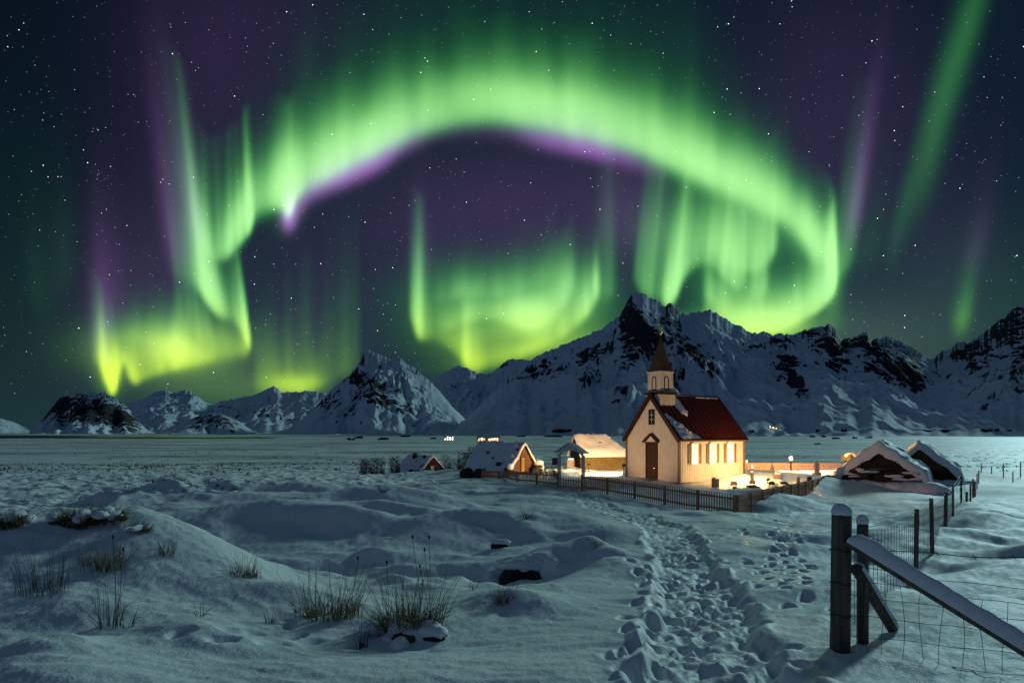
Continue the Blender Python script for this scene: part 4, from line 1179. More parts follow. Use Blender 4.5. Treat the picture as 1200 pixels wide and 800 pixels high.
def lumps_mesh(name, parent, items, mat, seed=0, n=9, rough=None):
    """several irregular lumps as one mesh (stones of one bank)"""
    if 1 < len(items) <= 8 and parent is not None and name in ('turf_bank', 'snow_lumps', 'turf_tuft', 'snow_cap'):
        for i, it in enumerate(items): lumps_mesh(name, parent, [it], mat, seed + 7 * i, n, rough)
        return
    Vs, Fs, b = [], [], 0
    th = np.linspace(0, math.pi, n); ph = np.linspace(0, 2 * math.pi, n * 2, endpoint=False)
    T, Pp = np.meshgrid(th, ph, indexing='ij')
    d = np.stack([np.sin(T) * np.cos(Pp), np.sin(T) * np.sin(Pp), np.cos(T)], -1)
    idx = np.arange(n * n * 2).reshape(n, n * 2); idx = np.concatenate([idx, idx[:, :1]], 1)
    q = np.stack([idx[:-1, :-1], idx[:-1, 1:], idx[1:, 1:], idx[1:, :-1]], -1).reshape(-1, 4)
    q1 = rough if rough is not None else (.10 if mat == 'snow' else .30)
    for i, (c, r) in enumerate(items):
        sd = seed + i * 7
        k = 1 + q1 * vnoise(d[..., 0] * 1.9 + d[..., 2] * 1.3, d[..., 1] * 1.9 + sd * .7, sd) + .45 * q1 * vnoise(d[..., 0] * 4.3 + d[..., 2] * 3, d[..., 1] * 4 + d[..., 2] * 2, sd + 1)
        Vs.append((d * k[..., None] * np.array(r) + np.array(c)).reshape(-1, 3)); Fs.append(q + b); b += n * n * 2
    return raw_mesh(name, np.vstack(Vs), np.vstack(Fs), M[mat], parent)

def rot_for(bx, by): return math.atan2(by, bx)

# -- low dark house far left of the church, pale door
def house_dark():
    p = on_ground(507, 80, .15)
    h = thing('turf_house', 'low turf house with dark gable and one pale door, left of the shrubs', 'turf house', p, rot_for(-.62, .78), 'turf houses around the church')
    turf_mass('turf_wall', h, .1, 5.2, -1.75, 1.75, -.5, .85, 31)
    gable_planks(h, 1.35, .75, 2.30, -.3, M['dark_plank'])
    verge_boards(h, 1.55, .60, 2.38, M['dark_plank'])
    d = MB(); d.box((-.015, .05, .62), (.05, .46, 1.25)); d.build('door', M['white_door'], h)
    roof_snow(h, 5.2, 1.7, 2.38, .75, .22, 32, lump=.12)
    lumps_mesh('turf_bank', h, [((.2, 1.95, .2), (.5, .5, .6)), ((.15, -1.9, .15), (.5, .55, .6)), ((1.6, 1.9, .3), (.7, .4, .5))], 'turf', 33)
    lumps_mesh('turf_tuft', h, [((3.2, .5, 2.2), (.35, .3, .3)), ((4.3, -.2, 2.35), (.4, .3, .35)), ((1.2, .35, 2.25), (.25, .2, .2))], 'turf', 35)
# -- wooden gabled house behind the end of the picket fence
def house_wood():
    p = on_ground(614, 62, .25)
    h = thing('turf_house', 'turf house with brown plank gable and narrow yellow door behind the picket fence', 'turf house', p, rot_for(-.80, .60), 'turf houses around the church')
    turf_mass('turf_wall', h, .15, 5.0, -1.9, 1.9, -.6, 1.0, 41)
    gable_planks(h, 1.55, .95, 2.95, -.4, M['plank'])
    verge_boards(h, 1.85, .70, 3.05, M['plank'])
    d = MB(); d.box((-.02, .22, .85), (.06, .52, 1.75)); door = d.build('door', M['yellow_door'], h)
    f = MB()
    for s in (-1, 1): f.box((-.03, .22 + s * .30, .88), (.08, .07, 1.85))
    f.box((-.03, .22, 1.78), (.08, .68, .07)); f.build('door_frame', M['dark_plank'], door)
    roof_snow(h, 5.0, 1.95, 3.05, .9, .24, 42, lump=.2)
    lumps_mesh('turf_bank', h, [((.1, 2.05, .2), (.5, .55, .95)), ((.05, -1.95, .3), (.75, .6, .85)), ((-.35, -1.25, 0), (.5, .6, .95)), ((-.3, 1.7, -.1), (.35, .3, .6)), ((1.4, -2.2, .2), (.9, .5, .8)), ((3.2, 2.2, .1), (.9, .5, .6)), ((4.8, 2.2, .1), (.9, .5, .6))], 'turf', 43, 12)
    lumps_mesh('snow_cap', h, [((0, 2.15, .95), (.40, .40, .35)), ((.0, -2.05, 1.15), (.7, .55, .38)), ((.2, -2.6, .7), (.6, .45, .4)), ((-.2, 1.85, .45), (.25, .2, .2))], 'snow', 45, 12)
    lumps_mesh('turf_tuft', h, [((.15, .75, 2.42), (.14, .12, .16)), ((.25, .35, 2.95), (.13, .11, .12)), ((2.4, 1.5, 1.66), (.12, .1, .10)), ((3.4, 1.0, 2.15), (.16, .1, .1)), ((1.4, 1.9, 1.15), (.3, .2, .2))], 'turf', 47)
# -- long snow roof between the lych gate and the church
def house_long():
    D = 70.
    p0 = P(674, 549, D); p1 = P(726, 549, D + 1.0)
    b = (p1 - p0); L = b.length
    p = Vector((p0.x, p0.y, ground_z(p0.x, p0.y) - .2))
    h = thing('turf_house', 'long turf house with a smooth snow roof lit orange, behind the white gate', 'turf house', p, rot_for(b.x, b.y), 'turf houses around the church')
    zb = -.2
    turf_mass('turf_wall', h, .1, L + .3, -1.85, 1.75, -.6, 1.62, 51, 'straw', .10, .05, .12)
    gable_planks(h, 1.6, 1.6, 3.5, -.3, M['dark_plank'])
    roof_snow(h, L + .1, 2.0, 3.50, 1.72, .2, 52, lump=.05, hip=1.7, flare=.12)
    lumps_mesh('turf_tuft', h, [((2.3, -1.05, 2.72), (.22, .12, .07)), ((1.9, -.9, 2.85), (.06, .05, .09))], 'turf', 53)
# -- pair of half-buried turf houses right of the churchyard
def house_pair():
    p = on_ground(1031, 55, .0)
    bz = rot_for(.55, .835)
    h = thing('turf_house', 'snow laden turf house with dark triangular gable right of the churchyard', 'turf house', p, bz, 'turf houses around the church')
    turf_mass('turf_wall', h, .35, 5.6, -2.3, 2.3, -.8, 1.25, 61, rough=.22, batter=.3)
    gable_planks(h, 1.75, 1.45, 2.80, 1.38, M['dark_plank'], x=.22)
    sl = MB(); sl.box((.05, 0, 1.40), (.5, 3.7, .08)); sl.build('gable_sill', M['dark_plank'], h)
    roof_snow(h, 5.6, 2.5, 3.02, 1.15, .62, 62, overhang=1.05, lump=.17)
    dd = MB(); dd.box((.14, .05, .62), (.10, .95, 1.2)); dd.build('door', M['dark_plank'], h)
    rr = random.Random(3)
    st = [((.02 + rr.uniform(-.15, .1), y + rr.uniform(-.2, .2), rr.uniform(-.1, 1.2)), (rr.uniform(.25, .40), rr.uniform(.2, .5), rr.uniform(.14, .30))) for y in np.linspace(-2.6, 2.6, 26) if abs(y) > .5]
    for sd in (-1, 1): lumps_mesh('turf_bank', h, [((.12, sd * 1.6, .45), (.30, 1.2, .85))] + [q for q in st if q[0][1] * sd > 0], 'turf', 63, 10)
    sc = [((-.02 + rr.uniform(-.2, .08), y + rr.uniform(-.3, .3), rr.uniform(.2, 1.35)), (rr.uniform(.28, .42), rr.uniform(.35, .8), rr.uniform(.07, .17))) for y in np.linspace(-2.5, 2.5, 16) if abs(y) > .8]
    lumps_mesh('snow_cap', h, sc, 'snow', 64, 12, .25)
    ap = [((-.95 + rr.uniform(-.2, .2), y, -.22), (rr.uniform(1.0, 1.4), rr.uniform(1.2, 1.7), rr.uniform(.5, .75))) for y in np.linspace(-3.2, 3.0, 7)]
    lumps_mesh('snow_apron', h, ap, 'snow', 69, 18, .08)
    st2 = [((3.0, -2.6, .4), (2.9, .32, .5))] + [((x, -2.6 + rr.uniform(-.2, .2), rr.uniform(0, 1.1)), (rr.uniform(.3, .7), rr.uniform(.3, .45), rr.uniform(.15, .34))) for x in np.linspace(.3, 5.6, 22)]
    lumps_mesh('turf_bank', h, st2, 'turf', 65, 10)
    sc2 = [((x + rr.uniform(-.2, .2), -2.75 + rr.uniform(-.2, .2), rr.uniform(.1, 1.2)), (rr.uniform(.4, .9), rr.uniform(.25, .40), rr.uniform(.07, .16))) for x in np.linspace(.2, 5.6, 13)]
    lumps_mesh('snow_cap', h, sc2, 'snow', 66, 12, .25)
    lumps_mesh('turf_tuft', h, [((2.0, -1.1, 2.45), (.2, .2, .14)), ((3.4, -1.7, 2.0), (.3, .2, .2)), ((4.6, -1.2, 2.4), (.2, .15, .15))], 'turf', 68)
    p = on_ground(1078, 60, .0)
    h = thing('turf_house', 'snowy turf house with a reddish gable, rearmost at the right of the churchyard', 'turf house', p, bz, 'turf houses around the church')
    turf_mass('turf_wall', h, .35, 5.2, -2.2, 2.2, -.8, 1.35, 71, rough=.2, batter=.25)
    gable_planks(h, 1.7, 1.4, 3.0, 1.1, M['plank'], x=.1)
    roof_snow(h, 5.2, 2.3, 3.15, 1.2, .52, 72, overhang=.95, lump=.16)
    st2 = [((x, -2.5, z), (rr.uniform(.4, .7), .40, rr.uniform(.2, .35))) for x in (.4, 1.3, 2.3, 3.3, 4.4, 5.2) for z in (.1, .6, 1.05)]
    st2 = [((2.8, -2.5, .4), (2.8, .32, .5))] + st2
    lumps_mesh('turf_bank', h, st2, 'turf', 73, 10)
    lumps_mesh('snow_apron', h, [((-.6, y, -.2), (1.0, 1.3, .5)) for y in (-2.2, -.8, .6, 2.0)] + [((x, -3.3, -.2), (1.3, .9, .5)) for x in (.8, 2.6, 4.4)], 'snow', 79, 18, .08)
    lumps_mesh('snow_cap', h, [((x, -2.75, .45), (.45, .2, .14)) for x in (.6, 2.0, 3.6)], 'snow', 74, 10)
def straw_hut():
    p = on_ground(998, 72, .1)
    h = thing('turf_hut', 'tiny hut with a pale thatched top at the end of the back fence', 'hut', p, .25)
    turf_mass('turf_wall', h, -.55, .55, -.5, .5, -.4, 1.2, 81)
    turf_mass('thatch', h, -.68, .68, -.6, .6, 1.2, 1.85, 82, 'straw', .10, .12, .10)
    lumps_mesh('snow_cap', h, [((0, 0, 1.72), (.80, .72, .34))], 'snow', 83)
house_dark(); house_wood(); house_long(); house_pair(); straw_hut()

# ------------------------------------------------------------------ picket fence, lych gate, gravestones, lamps
M['fence_wood'] = plain('weathered_picket_wood', (.46, .26, .14), (.64, .39, .23), .8, 4, .25, stretch=(3, 3, .5))
M['fence_dark'] = plain('dark_fence_wood', (.28, .16, .09), (.40, .24, .14), .8, 4, .25, stretch=(3, 3, .5))
M['grave_dark'] = plain('dark_grave_stone', (.035, .033, .035), (.075, .07, .07), .7, 6, .3)
M['grave_grey'] = plain('grey_grave_stone', (.14, .13, .125), (.26, .25, .235), .75, 6, .3)
M['grave_pale'] = plain('pale_grave_stone', (.40, .37, .33), (.55, .52, .46), .7, 6, .3)
M['iron'] = plain('black_iron', (.012, .012, .013), (.025, .024, .024), .5, 8, .1)
M['lamp_glow'] = glow('lantern_flame', (1.0, .55, .18), 6.0)
M['candle_glow'] = glow('candle_light', (1.0, .58, .20), 5.0)

def picket_fence(label, p0, p1, h0, h1, yard_side, post_every=2.4, mat='fence_wood', sp=.155, gap_w=.072):
    """pickets from p0 to p1 following the snow; posts and rails on the yard side"""
    p0, p1 = Vector((p0[0], p0[1], 0)), Vector((p1[0], p1[1], 0))
    L = (p1 - p0).length; t = (p1 - p0).normalized(); nrm = Vector((-t.y, t.x, 0)) * yard_side
    o = thing('picket_fence', label, 'fence', (p0.x, p0.y, 0), 0, 'picket fence round the churchyard')
    def zt(s): return max(gz(s) + .22, (gz(0) + h0) * (1 - s / L) + (gz(L) + h1) * s / L)
    S = np.linspace(0, L, 40); Zs = np.array([ground_z(*(p0 + t * s).xy) for s in S])
    Zs = np.convolve(np.pad(Zs, 3, mode='edge'), np.ones(7) / 7, 'valid')
    def gz(s): return float(np.interp(s, S, Zs))
    m = MB(); n = int(L / sp); rr = random.Random(int(L * 100))
    a = math.atan2(t.y, t.x)
    for i in range(n + 1):
        s = i * L / n; p = t * s
        top = zt(s) + rr.uniform(-.012, .012)
        m.box((p.x, p.y, (gz(s) - .35 + top) / 2), (gap_w, .022, top - gz(s) + .35), a + rr.uniform(-.03, .03))
    m.build('picket_panel', M[mat], o)
    for f in (.24, .80):
        q = MB(); k = max(2, int(L / post_every)) * 2
        for i in range(k):
            s0, s1 = L * i / k, L * (i + 1) / k
            A = t * s0 + nrm * -.045; B = t * s1 + nrm * -.045
            A.z = gz(s0) + (zt(s0) - gz(s0)) * f; B.z = gz(s1) + (zt(s1) - gz(s1)) * f
            q.bar(A, B, .05, .09)
        q.build('rail', M['fence_dark'], o)
    k = max(1, round(L / post_every))
    for i in range(k + 1):
        s = L * i / k; p = t * s + nrm * -.10
        q = MB(); q.box((p.x, p.y, (gz(s) - .4 + zt(s) - .02) / 2), (.09, .09, zt(s) - .02 - gz(s) + .4), a)
        q.build('post', M['fence_dark'], o)
    return o
FA, FG2, FG1, FE, FB = (10.5, 32.0), (4.28, 40.95), (2.95, 42.8), (-2.1, 50.0), (28.9, 60.0)
FC1, FC2 = (24.0, 75.2), (36.2, 74.6)
picket_fence('long run of brown picket fence in front of the church, from gate to corner', FG2, FA, 1.02, .96, 1)
picket_fence('picket fence right of the churchyard, half buried by a snow bank', FA, FB, .96, .78, 1)
picket_fence('short picket fence left of the white gate, below the wooden turf house', FE, FG1, .62, .95, 1)
picket_fence('lamp lit picket fence along the back of the churchyard', FC1, FC2, .95, .95, -1, mat='fence_wood')

def lych_gate():
    x, y = (FG1[0] + FG2[0]) / 2, (FG1[1] + FG2[1]) / 2
    dx, dy = FG2[0] - FG1[0], FG2[1] - FG1[1]
    z = ground_z(x, y)
    o = thing('lych_gate', 'white wooden gateway with an arched, peaked top in the picket fence', 'gate', (x, y, z), math.atan2(dy, dx))
    hw = math.hypot(dx, dy) / 2 - .02
    H = 2.15
    for s in (-1, 1):
        m = MB(); m.box((s * hw, 0, H / 2 - .2), (.15, .16, H + .4)); m.box((s * hw, 0, .55), (.19, .20, .12)); m.build('post', M['white_paint'], o)
    # arched board: flat below as an arc, peaked above
    n = 16
    low = [(-hw + .07 + (2 * hw - .14) * i / n, 0) for i in range(n + 1)]
    poly = [(x_, -.10, H - .08 + .34 * math.sqrt(max(0, 1 - (x_ / (hw - .06)) ** 2))) for x_, _ in low]
    top = [(hw + .14, -.10, H + .10), (hw + .05, -.10, H + .16), (.45, -.10, H + .50), (0, -.10, H + .66), (-.45, -.10, H + .50), (-hw - .05, -.10, H + .16), (-hw - .14, -.10, H + .10)]
    m = MB()
    lowp = [Vector(p) for p in poly]
    topz = np.interp([p.x for p in lowp], [-hw - .14, -.45, 0, .45, hw + .14], [H + .12, H + .50, H + .66, H + .50, H + .12])
    for i in range(n):
        a, b = lowp[i], lowp[i + 1]
        m.prism([a, b, Vector((b.x, b.y, topz[i + 1])), Vector((a.x, a.y, topz[i]))], (0, .20, 0))
    m.build('arch_board', M['white_paint'], o)
    r = MB()
    for s in (-1, 1):
        pts = [Vector((0, 0, H + .72)), Vector((s * .45, 0, H + .555)), Vector((s * (hw + .1), 0, H + .19)), Vector((s * (hw + .32), 0, H + .13))]
        for a, b in zip(pts[:-1], pts[1:]): r.bar(a, b, .42, .055)
    r.build('gate_roof', M['white_paint'], o)
    g = MB()
    for i in range(9): g.box((-hw + .16 + i * (2 * hw - .32) / 8, 0, .36), (.075, .025, .80))
    for zz in (.16, .58): g.box((0, .035, zz), (2 * hw - .2, .05, .08))
    g.build('gate_leaf', M['fence_wood'], o)
    return o
lych_gate()

# gravestones: (left, right, top, bottom) columns and rows in the photograph, shape, stone, label
def grave(box, kind, mat, label, snow=.06, name='gravestone', cat='gravestone', group='gravestones in the churchyard', lean=0.0):
    x0, x1, y0, y1 = box
    p = hit((x0 + x1) / 2, y1, 30)
    sc = p.y / F; w = (x1 - x0) * sc; h = (y1 - y0) * sc
    o = thing(name, label, cat, p, random.Random(x0).uniform(-.5, .25), group)
    m = MB(); th = max(.14, w * .32)
    if kind == 'slab':
        m.prism([(-w / 2, -th / 2, -.2), (w / 2, -th / 2, -.2), (w / 2 * .96, -th / 2, h * .93), (w * .3, -th / 2, h), (-w * .3, -th / 2, h), (-w / 2 * .96, -th / 2, h * .93)], (0, th, 0))
    elif kind == 'round':
        pts = [(-w / 2, -th / 2, -.2), (w / 2, -th / 2, -.2)] + [(w / 2 * math.cos(a), -th / 2, h - w / 2 * .8 + w / 2 * .8 * math.sin(a)) for a in np.linspace(0, math.pi, 9)]
        m.prism(pts, (0, th, 0))
    elif kind == 'wedge':
        m.prism([(-w / 2, -w * .3, -.2), (w / 2, -w * .3, -.2), (w / 2, -w * .3, h * .35), (-w * .1, -w * .3, h), (-w / 2, -w * .3, h * .8)], (0, w * .6, 0))
    elif kind == 'pillar':
        m.box((0, 0, .02), (w * 1.7, w * 1.7, .44)); 
        m.prism([(-w / 2, -w / 2, .2), (w / 2, -w / 2, .2), (w / 2, w / 2, .2), (-w / 2, w / 2, .2)], (0, 0, h - .45))
        k = len(m.v)
        m.add([(-w / 2, -w / 2, h - .25), (w / 2, -w / 2, h - .25), (w / 2, w / 2, h - .25), (-w / 2, w / 2, h - .25), (0, 0, h)], [(0, 1, 4), (1, 2, 4), (2, 3, 4), (3, 0, 4), (3, 2, 1, 0)])
    elif kind == 'cone':
        m.add([(-w * .5, -w * .5, -.2), (w * .5, -w * .5, -.2), (w * .5, w * .5, -.2), (-w * .5, w * .5, -.2), (-w * .12, -w * .12, h * .9), (w * .12, -w * .12, h * .9), (w * .12, w * .12, h * .9), (-w * .12, w * .12, h * .9), (0, 0, h)],
              [(0, 1, 5, 4), (1, 2, 6, 5), (2, 3, 7, 6), (3, 0, 4, 7), (4, 5, 8), (5, 6, 8), (6, 7, 8), (7, 4, 8), (3, 2, 1, 0)])
    st = m.build('stone', M[mat], o, bevel=.012)
    if lean: st.rotation_euler = (0, lean, 0)
    if snow:
        zt = h if kind in ('slab', 'round', 'wedge') else h
        if kind == 'wedge': snow_lump('snow_cap', o, (-w * .15, 0, h * .86), (w * .40, w * .30, snow), x0)
        elif kind in ('slab', 'round'): snow_lump('snow_cap', o, (0, 0, zt), (w * .44, th * .62, snow), x0)
        snow_lump('snow_drift', o, (0, -.1, -.05), (w * .7 + .1, .32, .16), x0 + 3)
    return o
grave((834, 842.6, 560, 572.5), 'slab', 'grave_dark', 'dark upright gravestone nearest the picket fence, directly below the middle church window')
grave((856, 864, 563, 570), 'round', 'grave_dark', 'small rounded dark gravestone between the tall dark slab and the candle pillar')
pl = grave((879.5, 883.5, 549, 566), 'pillar', 'grave_grey', 'slim grey grave pillar with a small glowing candle lantern on its tip', 0)
grave((876, 890, 567, 572.5), 'wedge', 'grave_dark', 'low broken wedge of dark gravestone in front of the candle pillar')
grave((901, 908, 563.5, 569.5), 'round', 'grave_dark', 'small dark gravestone half sunk in snow, right of the candle pillar')
grave((907.5, 916, 555, 563), 'slab', 'grave_grey', 'squat brown grey gravestone leaning slightly below the lantern', lean=-.08)
grave((915, 925, 563.5, 568.5), 'wedge', 'grave_dark', 'flat dark wedge gravestone with a sloping top near the side fence')
grave((933, 937.5, 559, 567), 'slab', 'grave_pale', 'narrow pale gravestone by the side picket fence')
grave((945.5, 951, 558, 566), 'slab', 'grave_dark', 'narrow dark gravestone close to the side picket fence, right of the pale one')
grave((955, 959.5, 540, 556.5), 'pillar', 'grave_pale', 'tall pale stone pillar standing right of the lit lantern', 0)
grave((902, 907.5, 542.5, 552.5), 'cone', 'grave_pale', 'white tapering grave obelisk left of the lit lantern', 0)
grave((977.5, 983, 551, 557.5), 'round', 'grave_dark', 'round topped dark gravestone at the far right end of the churchyard')
grave((632, 636, 548.5, 557.5), 'slab', 'grave_dark', 'thin dark gravestone beside the wooden turf house, left of its neighbours')
grave((638.5, 642.5, 551.5, 558.5), 'round', 'grave_dark', 'short dark gravestone behind the fence, middle of the three near the gate')
grave((647.5, 651, 550.5, 559.5), 'round', 'grave_dark', 'dark gravestone just left of the white gate post')
grave((647, 654, 536, 545), 'slab', 'grave_dark', 'broad black gravestone on the bright snow further back, left of the gate')
grave((664, 673, 537.5, 551), 'slab', 'grave_dark', 'black gravestone seen through the open white gate')
grave((708.5, 714.5, 530, 547), 'slab', 'grave_dark', 'tall black slab with snow cap before the straw coloured wall', .16)

# candle lantern on the slim pillar
def candle(parent_pillar):
    p = parent_pillar.location; h = (566 - 549) * p.y / F
    o = thing('candle_lantern', 'little glowing lantern on top of the slim grey pillar', 'lantern', (p.x, p.y, p.z + h), 0, 'lit lanterns in the churchyard')
    m = MB(); m.lathe([(.06, -.06), (.07, 0), (.07, .03)], (0, 0, 0), 8); m.build('base', M['iron'], o)
    g = MB(); g.lathe([(.045, .03), (.055, .08), (.045, .16)], (0, 0, 0), 8); g.build('glass', M['candle_glow'], o, True)
    c = MB(); c.lathe([(.075, .165), (.03, .23), (.01, .26)], (0, 0, 0), 8); c.build('cap', M['iron'], o)
    l = bpy.data.lights.new('candle_light', 'POINT'); l.color = (1.0, .55, .20); l.energy = 800; l.shadow_soft_size = .1
    lo = link(bpy.data.objects.new('candle_light', l), o); lo.location = (0, 0, .36)
candle(pl)
def post_lantern(px, ytop, ybot, label, big=False):
    p = hit(px, ybot, 40) if not big else on_ground(px, 68)
    H = (ybot - ytop) * p.y / F
    o = thing('lantern_post', label, 'lantern', p, 0, 'lit lanterns in the churchyard')
    r = .055 if not big else .07
    m = MB(); m.box((0, 0, .05), (r * 4, r * 4, .30)); m.tube([(0, 0, -.2), (0, 0, H - .36)], r, 8); m.lathe([(r * 1.8, 0), (r * 2.2, .04)], (0, 0, H - .39), 8)
    m.build('post', M['grave_grey'] if not big else M['fence_dark'], o)
    k = 1.0 if not big else 1.9
    g = MB(); g.lathe([(.06 * k, H - .35), (.095 * k, H - .28), (.085 * k, H - .12), (.05 * k, H - .08)], (0, 0, 0), 10); g.build('glass', M['lamp_glow' if big else 'candle_glow'], o, True)
    c = MB(); c.lathe([(.12 * k, H - .08), (.06 * k, H - .02), (.015, H + .06)], (0, 0, 0), 10); c.build('cap', M['iron'], o)
    l = bpy.data.lights.new('lantern_light', 'POINT'); l.color = (1.0, .55, .20); l.energy = LAMP_W if big else 1300.0; l.shadow_soft_size = .12
    lo = link(bpy.data.objects.new('lantern_light', l), o); lo.location = (0, 0, H + .22 if big else H + .12)
    return o
LAMP_W = 8500.0
post_lantern(927, 534, 554, 'brightest lantern, on its own post before the back fence', True)
post_lantern(875, 539.5, 549, 'small lit lantern on a post at the back right corner of the church')

def floodlight(p, aim, watts, label, col=(1.0, .62, .30), spot=110, hh=.26):
    p = Vector(p); aim = Vector(aim)
    d = (aim - p).normalized()
    o = thing('floodlight', label, 'floodlight', p, 0, 'ground floodlights lighting the churchyard')
    m = MB(); m.box((0, 0, .0), (.22, .22, .06)); m.bar((0, 0, 0), (0, 0, hh - .06), .04, .04, up=(1, 0, 0)); m.build('stand', M['iron'], o)
    R_ = d.to_track_quat('Y', 'Z').to_matrix()
    h = MB()
    h.box(Vector((0, 0, hh)) - d * .05, (.30, .09, .20), M=R_); head = h.build('lamp_head', M['iron'], o)
    g = MB(); g.box(Vector((0, 0, hh)) + d * .004, (.25, .02, .15), M=R_); g.build('lens', M['lamp_glow'], head)
    l = bpy.data.lights.new('floodlight_beam', 'SPOT'); l.color = col; l.energy = watts; l.spot_size = math.radians(spot); l.spot_blend = .7; l.shadow_soft_size = .1
    lo = link(bpy.data.objects.new('floodlight_beam', l), o); lo.location = Vector((0, 0, hh)) + d * .06
    lo.rotation_euler = (-d).to_track_quat('Z', 'Y').to_euler()
    return o
# beside the left wall of the church, lighting the yard and the snow-roofed turf house
_f = Vector((9.15, 56.0, 0)); _f.z = ground_z(_f.x, _f.y) + .10
floodlight(_f, (4.0, 66, .2), 7000, 'blazing floodlight on the snow at the left foot of the church', spot=160, hh=.75)
_f = Vector((6.9, 61.5, 0)); _f.z = ground_z(_f.x, _f.y) + .05  # extra lamp added to brighten the turf house and its yard
floodlight(_f, (5.5, 70, .6), 2600, 'small added fill light on the snow before the straw coloured turf house wall', col=(1.0, .54, .22), spot=160, hh=.6)
# low in the yard, washing the lit side wall
for _s, _l in ((1.7, 'floodlight in the snow facing the nearest lit church window'), (5.2, 'floodlight in the snow facing the farthest lit church window')):
    _w2 = K + CB * _s - CA * 3.6; _w2.z = ground_z(_w2.x, _w2.y) + .08
    floodlight(_w2, K + CB * (_s * .8 + .7) + Vector((0, 0, .3)), 330, _l, spot=150)
# added fill lamp, hidden just inside the gate, washing the church front
_w3 = K + CA * 4.2 - CB * 8.0; _w3.z = ground_z(_w3.x, _w3.y) + .05
floodlight(_w3, K + CA * 2.9 + Vector((0, 0, 1.5)), 1500, 'added hidden fill light behind the pickets facing the church door', spot=70)

# ------------------------------------------------------------------ wire fence on the right
M['old_post'] = plain('old_grey_post', (.075, .060, .046), (.17, .14, .11), .9, 5, .7, stretch=(4, 4, .35), bdist=.01)
M['wire'] = plain('rusty_wire', (.030, .026, .024), (.055, .045, .038), .6, 8)

def snow_cap(parent, c, r, h, seed=0):
    m = MB(); rr = random.Random(seed)
    prof = [(r * .98, 0), (r * 1.10, .015), (r * 1.10, h * .35), (r * .95, h * .65), (r * .62, h * .90), (r * .2, h)]
    m.lathe(prof, c, 20, .03)
    o = m.build('snow_cap', M['snow'], parent, True)
    return o

def rough_post(parent, base, top, r, seed, name='post', n=14):
    base, top = Vector(base), Vector(top); L = (top - base).length
    m = MB(); k = max(6, int(L / .08)); pts = []; rad = []
    for i in range(k + 1):
        t = i / k; pts.append(base.lerp(top, t)); rad.append(r * (1 + .06 * float(vnoise(t * L * 3, seed, 5)) + .05 * (1 - t)))
    m.tube(pts, rad, n)
    # uneven section
    vv = []
    for v in m.v:
        d = Vector(v) - base; a = math.atan2(d.y, d.x)
        q = 1 + .07 * math.sin(3 * a + seed) + .04 * math.sin(7 * a + 2 * seed)
        ax = base.lerp(top, max(0, min(1, d.dot((top - base).normalized()) / L)))
        vv.append(tuple(ax + (Vector(v) - ax) * q))
    m.v = vv
    return m.build(name, M['old_post'], parent, True)

def snowy_rail(parent, a, b, r, hsnow, seed, name='brace'):
    a, b = Vector(a), Vector(b)
    o = rough_post(parent, a, b, r, seed, name, 10)
    t = (b - a).normalized(); s = t.cross(Vector((0, 0, 1))).normalized(); u = s.cross(t)
    n = int((b - a).length / .03); rows = []
    for i in range(n + 1):
        f = i / n; c = a.lerp(b, f)
        h = hsnow * (1 + .30 * float(vnoise(f * (b - a).length * 2.2, seed, 3)) + .15 * float(vnoise(f * (b - a).length * 8, seed, 4)))
        e = min(1, f / .03 + .15, (1 - f) / .03 + .15)
        row = []
        for k in range(13):
            q = math.pi * (k / 12) * 1.16 - .08 * math.pi
            row.append(c + s * (math.cos(q) * r * 1.22) + u * (r * .25 + max(0, math.sin(q)) * (h * e + r * .5) + min(0, math.sin(q)) * r * .9))
        rows.append(row)
    grid_mesh('snow_ridge', np.array([[tuple(p) for p in row] for row in rows]), M['snow'], o)
    return o

def zx(x, y): return ground_z(x, y)

def wire_fence_far():
    pts = [(11.3, 78), (14.4, 63), (18.2, 46), (22.0, 42), (27.5, 36), (33, 32), (38, 30), (43, 28), (48, 27), (54, 26), (60, 22)]
    o = thing('wire_fence', 'line of thin dark posts and wire running away towards the turf houses', 'fence', (2.8, 5.8, 0))
    O = Vector((2.8, 5.8, 0))
    tops = [(Vector((2.86, 5.9, zx(2.86, 5.9) + .02)), Vector((2.86, 5.9, .98)))]
    for i, (D, hp) in enumerate(pts):
        x = 2.8 + .705 * (D - 5.8); g = zx(x, D); H = max(.95, min(1.18, hp / F * D))
        lean = random.Random(i).uniform(-.03, .03)
        b = Vector((x, D, g - .3)); t = Vector((x + lean, D, g + H))
        rough_post(o, b - O, t - O, .034 + .006 * (i % 3) + .012 * (D > 30), i + 3, 'post', 8)
        tops.append((Vector((x, D, g)), t))
    for f in (.16, .38, .60, .82, .97):
        w = MB()
        for (b0, t0), (b1, t1) in zip(tops[:-1], tops[1:]):
            P0 = b0.lerp(t0, f); P1 = b1.lerp(t1, f); n = 6
            w.tube([P0.lerp(P1, k / n) - Vector((0, 0, .05 * math.sin(math.pi * k / n))) - O for k in range(n + 1)], .0035 if b0.y < 20 else .006, 4, False)
        w.build('wire', M['wire'], o)
    for (b0, t0), (b1, t1) in zip(tops[:4], tops[1:5]):
        v = MB(); n = int((b1 - b0).length / .3)
        for k in range(1, n):
            q = k / n; A = b0.lerp(b1, q); B = t0.lerp(t1, q)
            v.tube([A.lerp(B, .12) - O, A.lerp(B, .86) - O], .0028, 4, False)
        v.build('wire_mesh', M['wire'], o)
    far = tops[-1]
    return o
